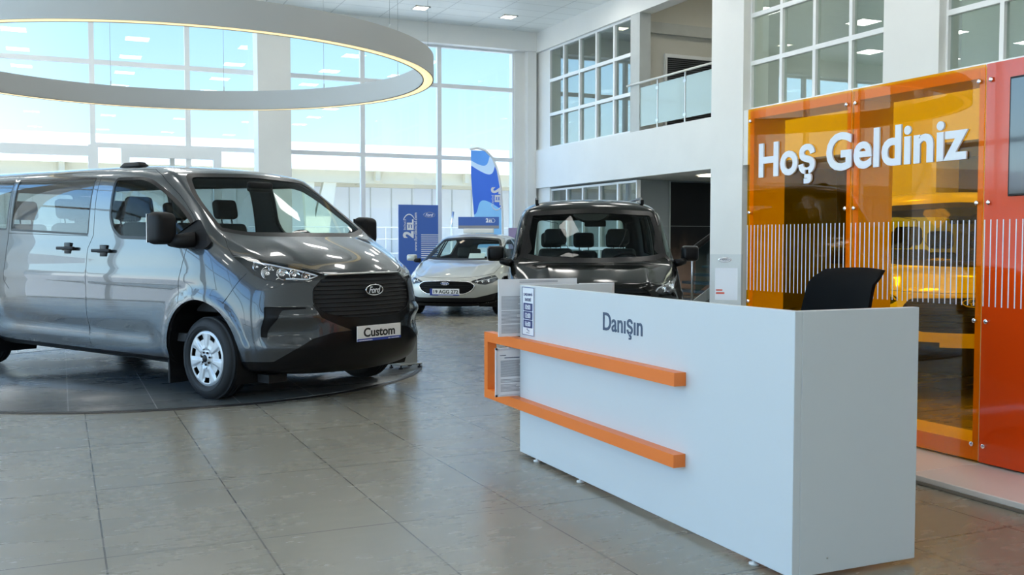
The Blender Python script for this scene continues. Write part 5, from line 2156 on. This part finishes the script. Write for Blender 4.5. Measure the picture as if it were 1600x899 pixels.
# feather flag
ff = thing('feather_flag', 'blue and pale feather flag on a curved pole by the far corner window', 'flag', (9.72, 22.0, 0))
pole = [(0, 0, 0), (0, 0, 1.2), (-.01, 0, 2.0), (-.05, 0, 2.6), (-.13, 0, 3.0), (-.26, 0, 3.3), (-.45, 0, 3.47), (-.66, 0, 3.52), (-.84, 0, 3.48)]
bm = bmesh.new()
tube(bm, pole, .028, 8)
new_obj('flag_pole', bm, M_FRAME, ff, smooth=True)
new_obj('flag_base', bx(-.25, .25, -.25, .25, 0, .04, .005), M_STEEL, ff)


def pole_x(z):
    P = pole
    for a, b in zip(P, P[1:]):
        if a[2] <= z <= b[2]:
            return a[0] + (b[0] - a[0]) * (z - a[2]) / (b[2] - a[2] + 1e-9)
    return -.8


def flag_mat():
    m = bpy.data.materials.new('flag_print')
    m.use_nodes = True
    N, L = m.node_tree.nodes, m.node_tree.links
    b = N['Principled BSDF']
    b.inputs['Roughness'].default_value = .7
    tc = N.new('ShaderNodeTexCoord')
    sp = N.new('ShaderNodeSeparateXYZ')
    L.new(tc.outputs['Object'], sp.inputs[0])
    nz = N.new('ShaderNodeTexWave')
    nz.inputs['Scale'].default_value = .35
    nz.inputs['Distortion'].default_value = .6
    mp = N.new('ShaderNodeMapping')
    mp.inputs['Rotation'].default_value = (0, .6, 0)
    L.new(tc.outputs['Object'], mp.inputs[0])
    L.new(mp.outputs[0], nz.inputs['Vector'])
    ad = N.new('ShaderNodeMath')
    ad.operation = 'MULTIPLY_ADD'
    ad.inputs[1].default_value = .35
    L.new(nz.outputs['Fac'], ad.inputs[0])
    L.new(sp.outputs['Z'], ad.inputs[2])
    mr = N.new('ShaderNodeMapRange')
    mr.inputs['From Min'].default_value = 0
    mr.inputs['From Max'].default_value = 4
    L.new(ad.outputs[0], mr.inputs['Value'])
    r = N.new('ShaderNodeValToRGB')
    r.color_ramp.interpolation = 'CONSTANT'
    els = [(0, (.35, .68, .95)), (.57, (.08, .20, .70)), (.81, (.70, .84, .97)), (.86, (.16, .40, .85))]
    r.color_ramp.elements[0].color = (*els[0][1], 1)
    r.color_ramp.elements[1].position = els[1][0]
    r.color_ramp.elements[1].color = (*els[1][1], 1)
    for p, c in els[2:]:
        e = r.color_ramp.elements.new(p)
        e.color = (*c, 1)
    L.new(mr.outputs[0], r.inputs[0])
    L.new(r.outputs[0], b.inputs['Base Color'])
    tr = N.new('ShaderNodeBsdfTranslucent')
    L.new(r.outputs[0], tr.inputs[0])
    mx = N.new('ShaderNodeMixShader')
    mx.inputs[0].default_value = .5
    L.new(b.outputs[0], mx.inputs[1])
    L.new(tr.outputs[0], mx.inputs[2])
    L.new(mx.outputs[0], N['Material Output'].inputs[0])
    return m


bm = bmesh.new()
NX, NZ = 12, 44
G = []
for j in range(NZ + 1):
    z = 1.15 + (3.46 - 1.15) * j / NZ
    xr = pole_x(z)
    xl = -.72 - .09 * sstep(1.2, 3.2, z)
    row = []
    for i in range(NX + 1):
        u = i / NX
        x = xl + (xr - xl) * u
        zz = z - .25 * (1 - u) * (1 - sstep(1.15, 1.8, z)) * 0
        y = .035 * math.sin(6 * x + 2.2 * z) * (1 - u) + .02 * math.sin(16 * x + 4 * z) * sstep(2.9, 3.3, z) * (1 - u)
        row.append((x, y, zz))
    G.append(row)
va = [[bm.verts.new((x, y - .001, z)) for x, y, z in r] for r in G]
for j in range(NZ):
    for i in range(NX):
        bm.faces.new((va[j][i], va[j][i + 1], va[j + 1][i + 1], va[j + 1][i]))
new_obj('flag_cloth', bm, flag_mat(), ff, smooth=True)
logo_2el(ff, basis((-.07, -.05, 1.98), (0, 0, 1), (-1, 0, 0), (0, -1, 0)) @ Matrix.Translation((.62, .0, 0)) @ Matrix.Scale(-1, 4, (1, 0, 0)), .26)
bm = bmesh.new()
for k in range(9):
    box(bm, -.75, -.36, -.052, -.050, 1.30 + .05 * k, 1.318 + .05 * k)
new_obj('white_stripes', bm, M_WVINYL, ff)

# roof sign on the hatchback
A36 = math.radians(36)
hx, hy = 5.97 + (.9 + 1.75) * math.sin(A36), 15.96 + (.9 + 1.75) * math.cos(A36)
rs = thing('car_roof_sign', 'blue and white roof sign standing on the silver hatchback', 'sign', (hx - .03, hy + .03, 1.462), -A36 + math.radians(12))
new_obj('sign_base', bx(-.30, .30, -.08, .08, 0, .09, .015), M_WHITE, rs)
new_obj('sign_box', bx(-.40, .40, -.05, .05, .09, .32, .004), M_BLUE, rs)
new_obj('pale_band', bx(-.398, .398, -.054, -.0502, .095, .15), M_PRINT, rs)
logo_2el(rs, basis((.14, -.0505, .21), (1, 0, 0), (0, 0, 1), (0, -1, 0)), .085)
# price sheet behind the windscreen
ps = thing('price_sheet', 'white paper sheet leaning inside the silver hatchback windscreen', 'paper', (5.97 + 1.42 * math.sin(A36) + .16, 15.96 + 1.42 * math.cos(A36) - .12, .955), -A36)
bm = bx(-.15, .15, -.002, .002, 0, .19)
xform(bm, Matrix.Rotation(math.radians(-50), 4, 'X'))
new_obj('paper_sheet', bm, M_PAPER, ps)

lb = thing('lilac_banner', 'narrow lilac roll-up banner between the flag and the black carrier', 'banner', (8.98, 20.0, 0))
new_obj('banner_sheet', bx(0, .62, 0, .01, .08, 1.60), mat('lilac_print', (.42, .36, .62), .5), lb)
new_obj('banner_base', bx(-.02, .64, -.12, .12, 0, .08, .02), M_STEEL, lb)

# steel foot stand on the turntable
fs = thing('floor_stand', 'small brushed steel stand with rubber feet on the turntable by the van bumper', 'stand', (3.19, 9.68, .012), math.radians(20))
new_obj('stand_box', bx(-.10, .11, -.06, .06, .05, .34, .004), M_STEEL, fs)
new_obj('stand_plate', bx(-.14, .14, -.10, .10, .035, .05, .003), M_STEEL, fs)
for x in (-.12, .12):
    for y in (-.08, .08):
        bm = bmesh.new()
        lathe(bm, [(0, 0), (.022, 0), (.020, .012), (.008, .015), (.008, .036), (0, .036)], 14, 'z', centre=(x, y, 0))
        new_obj('rubber_foot', bm, M_BLACK, fs, smooth=True, angle=40)
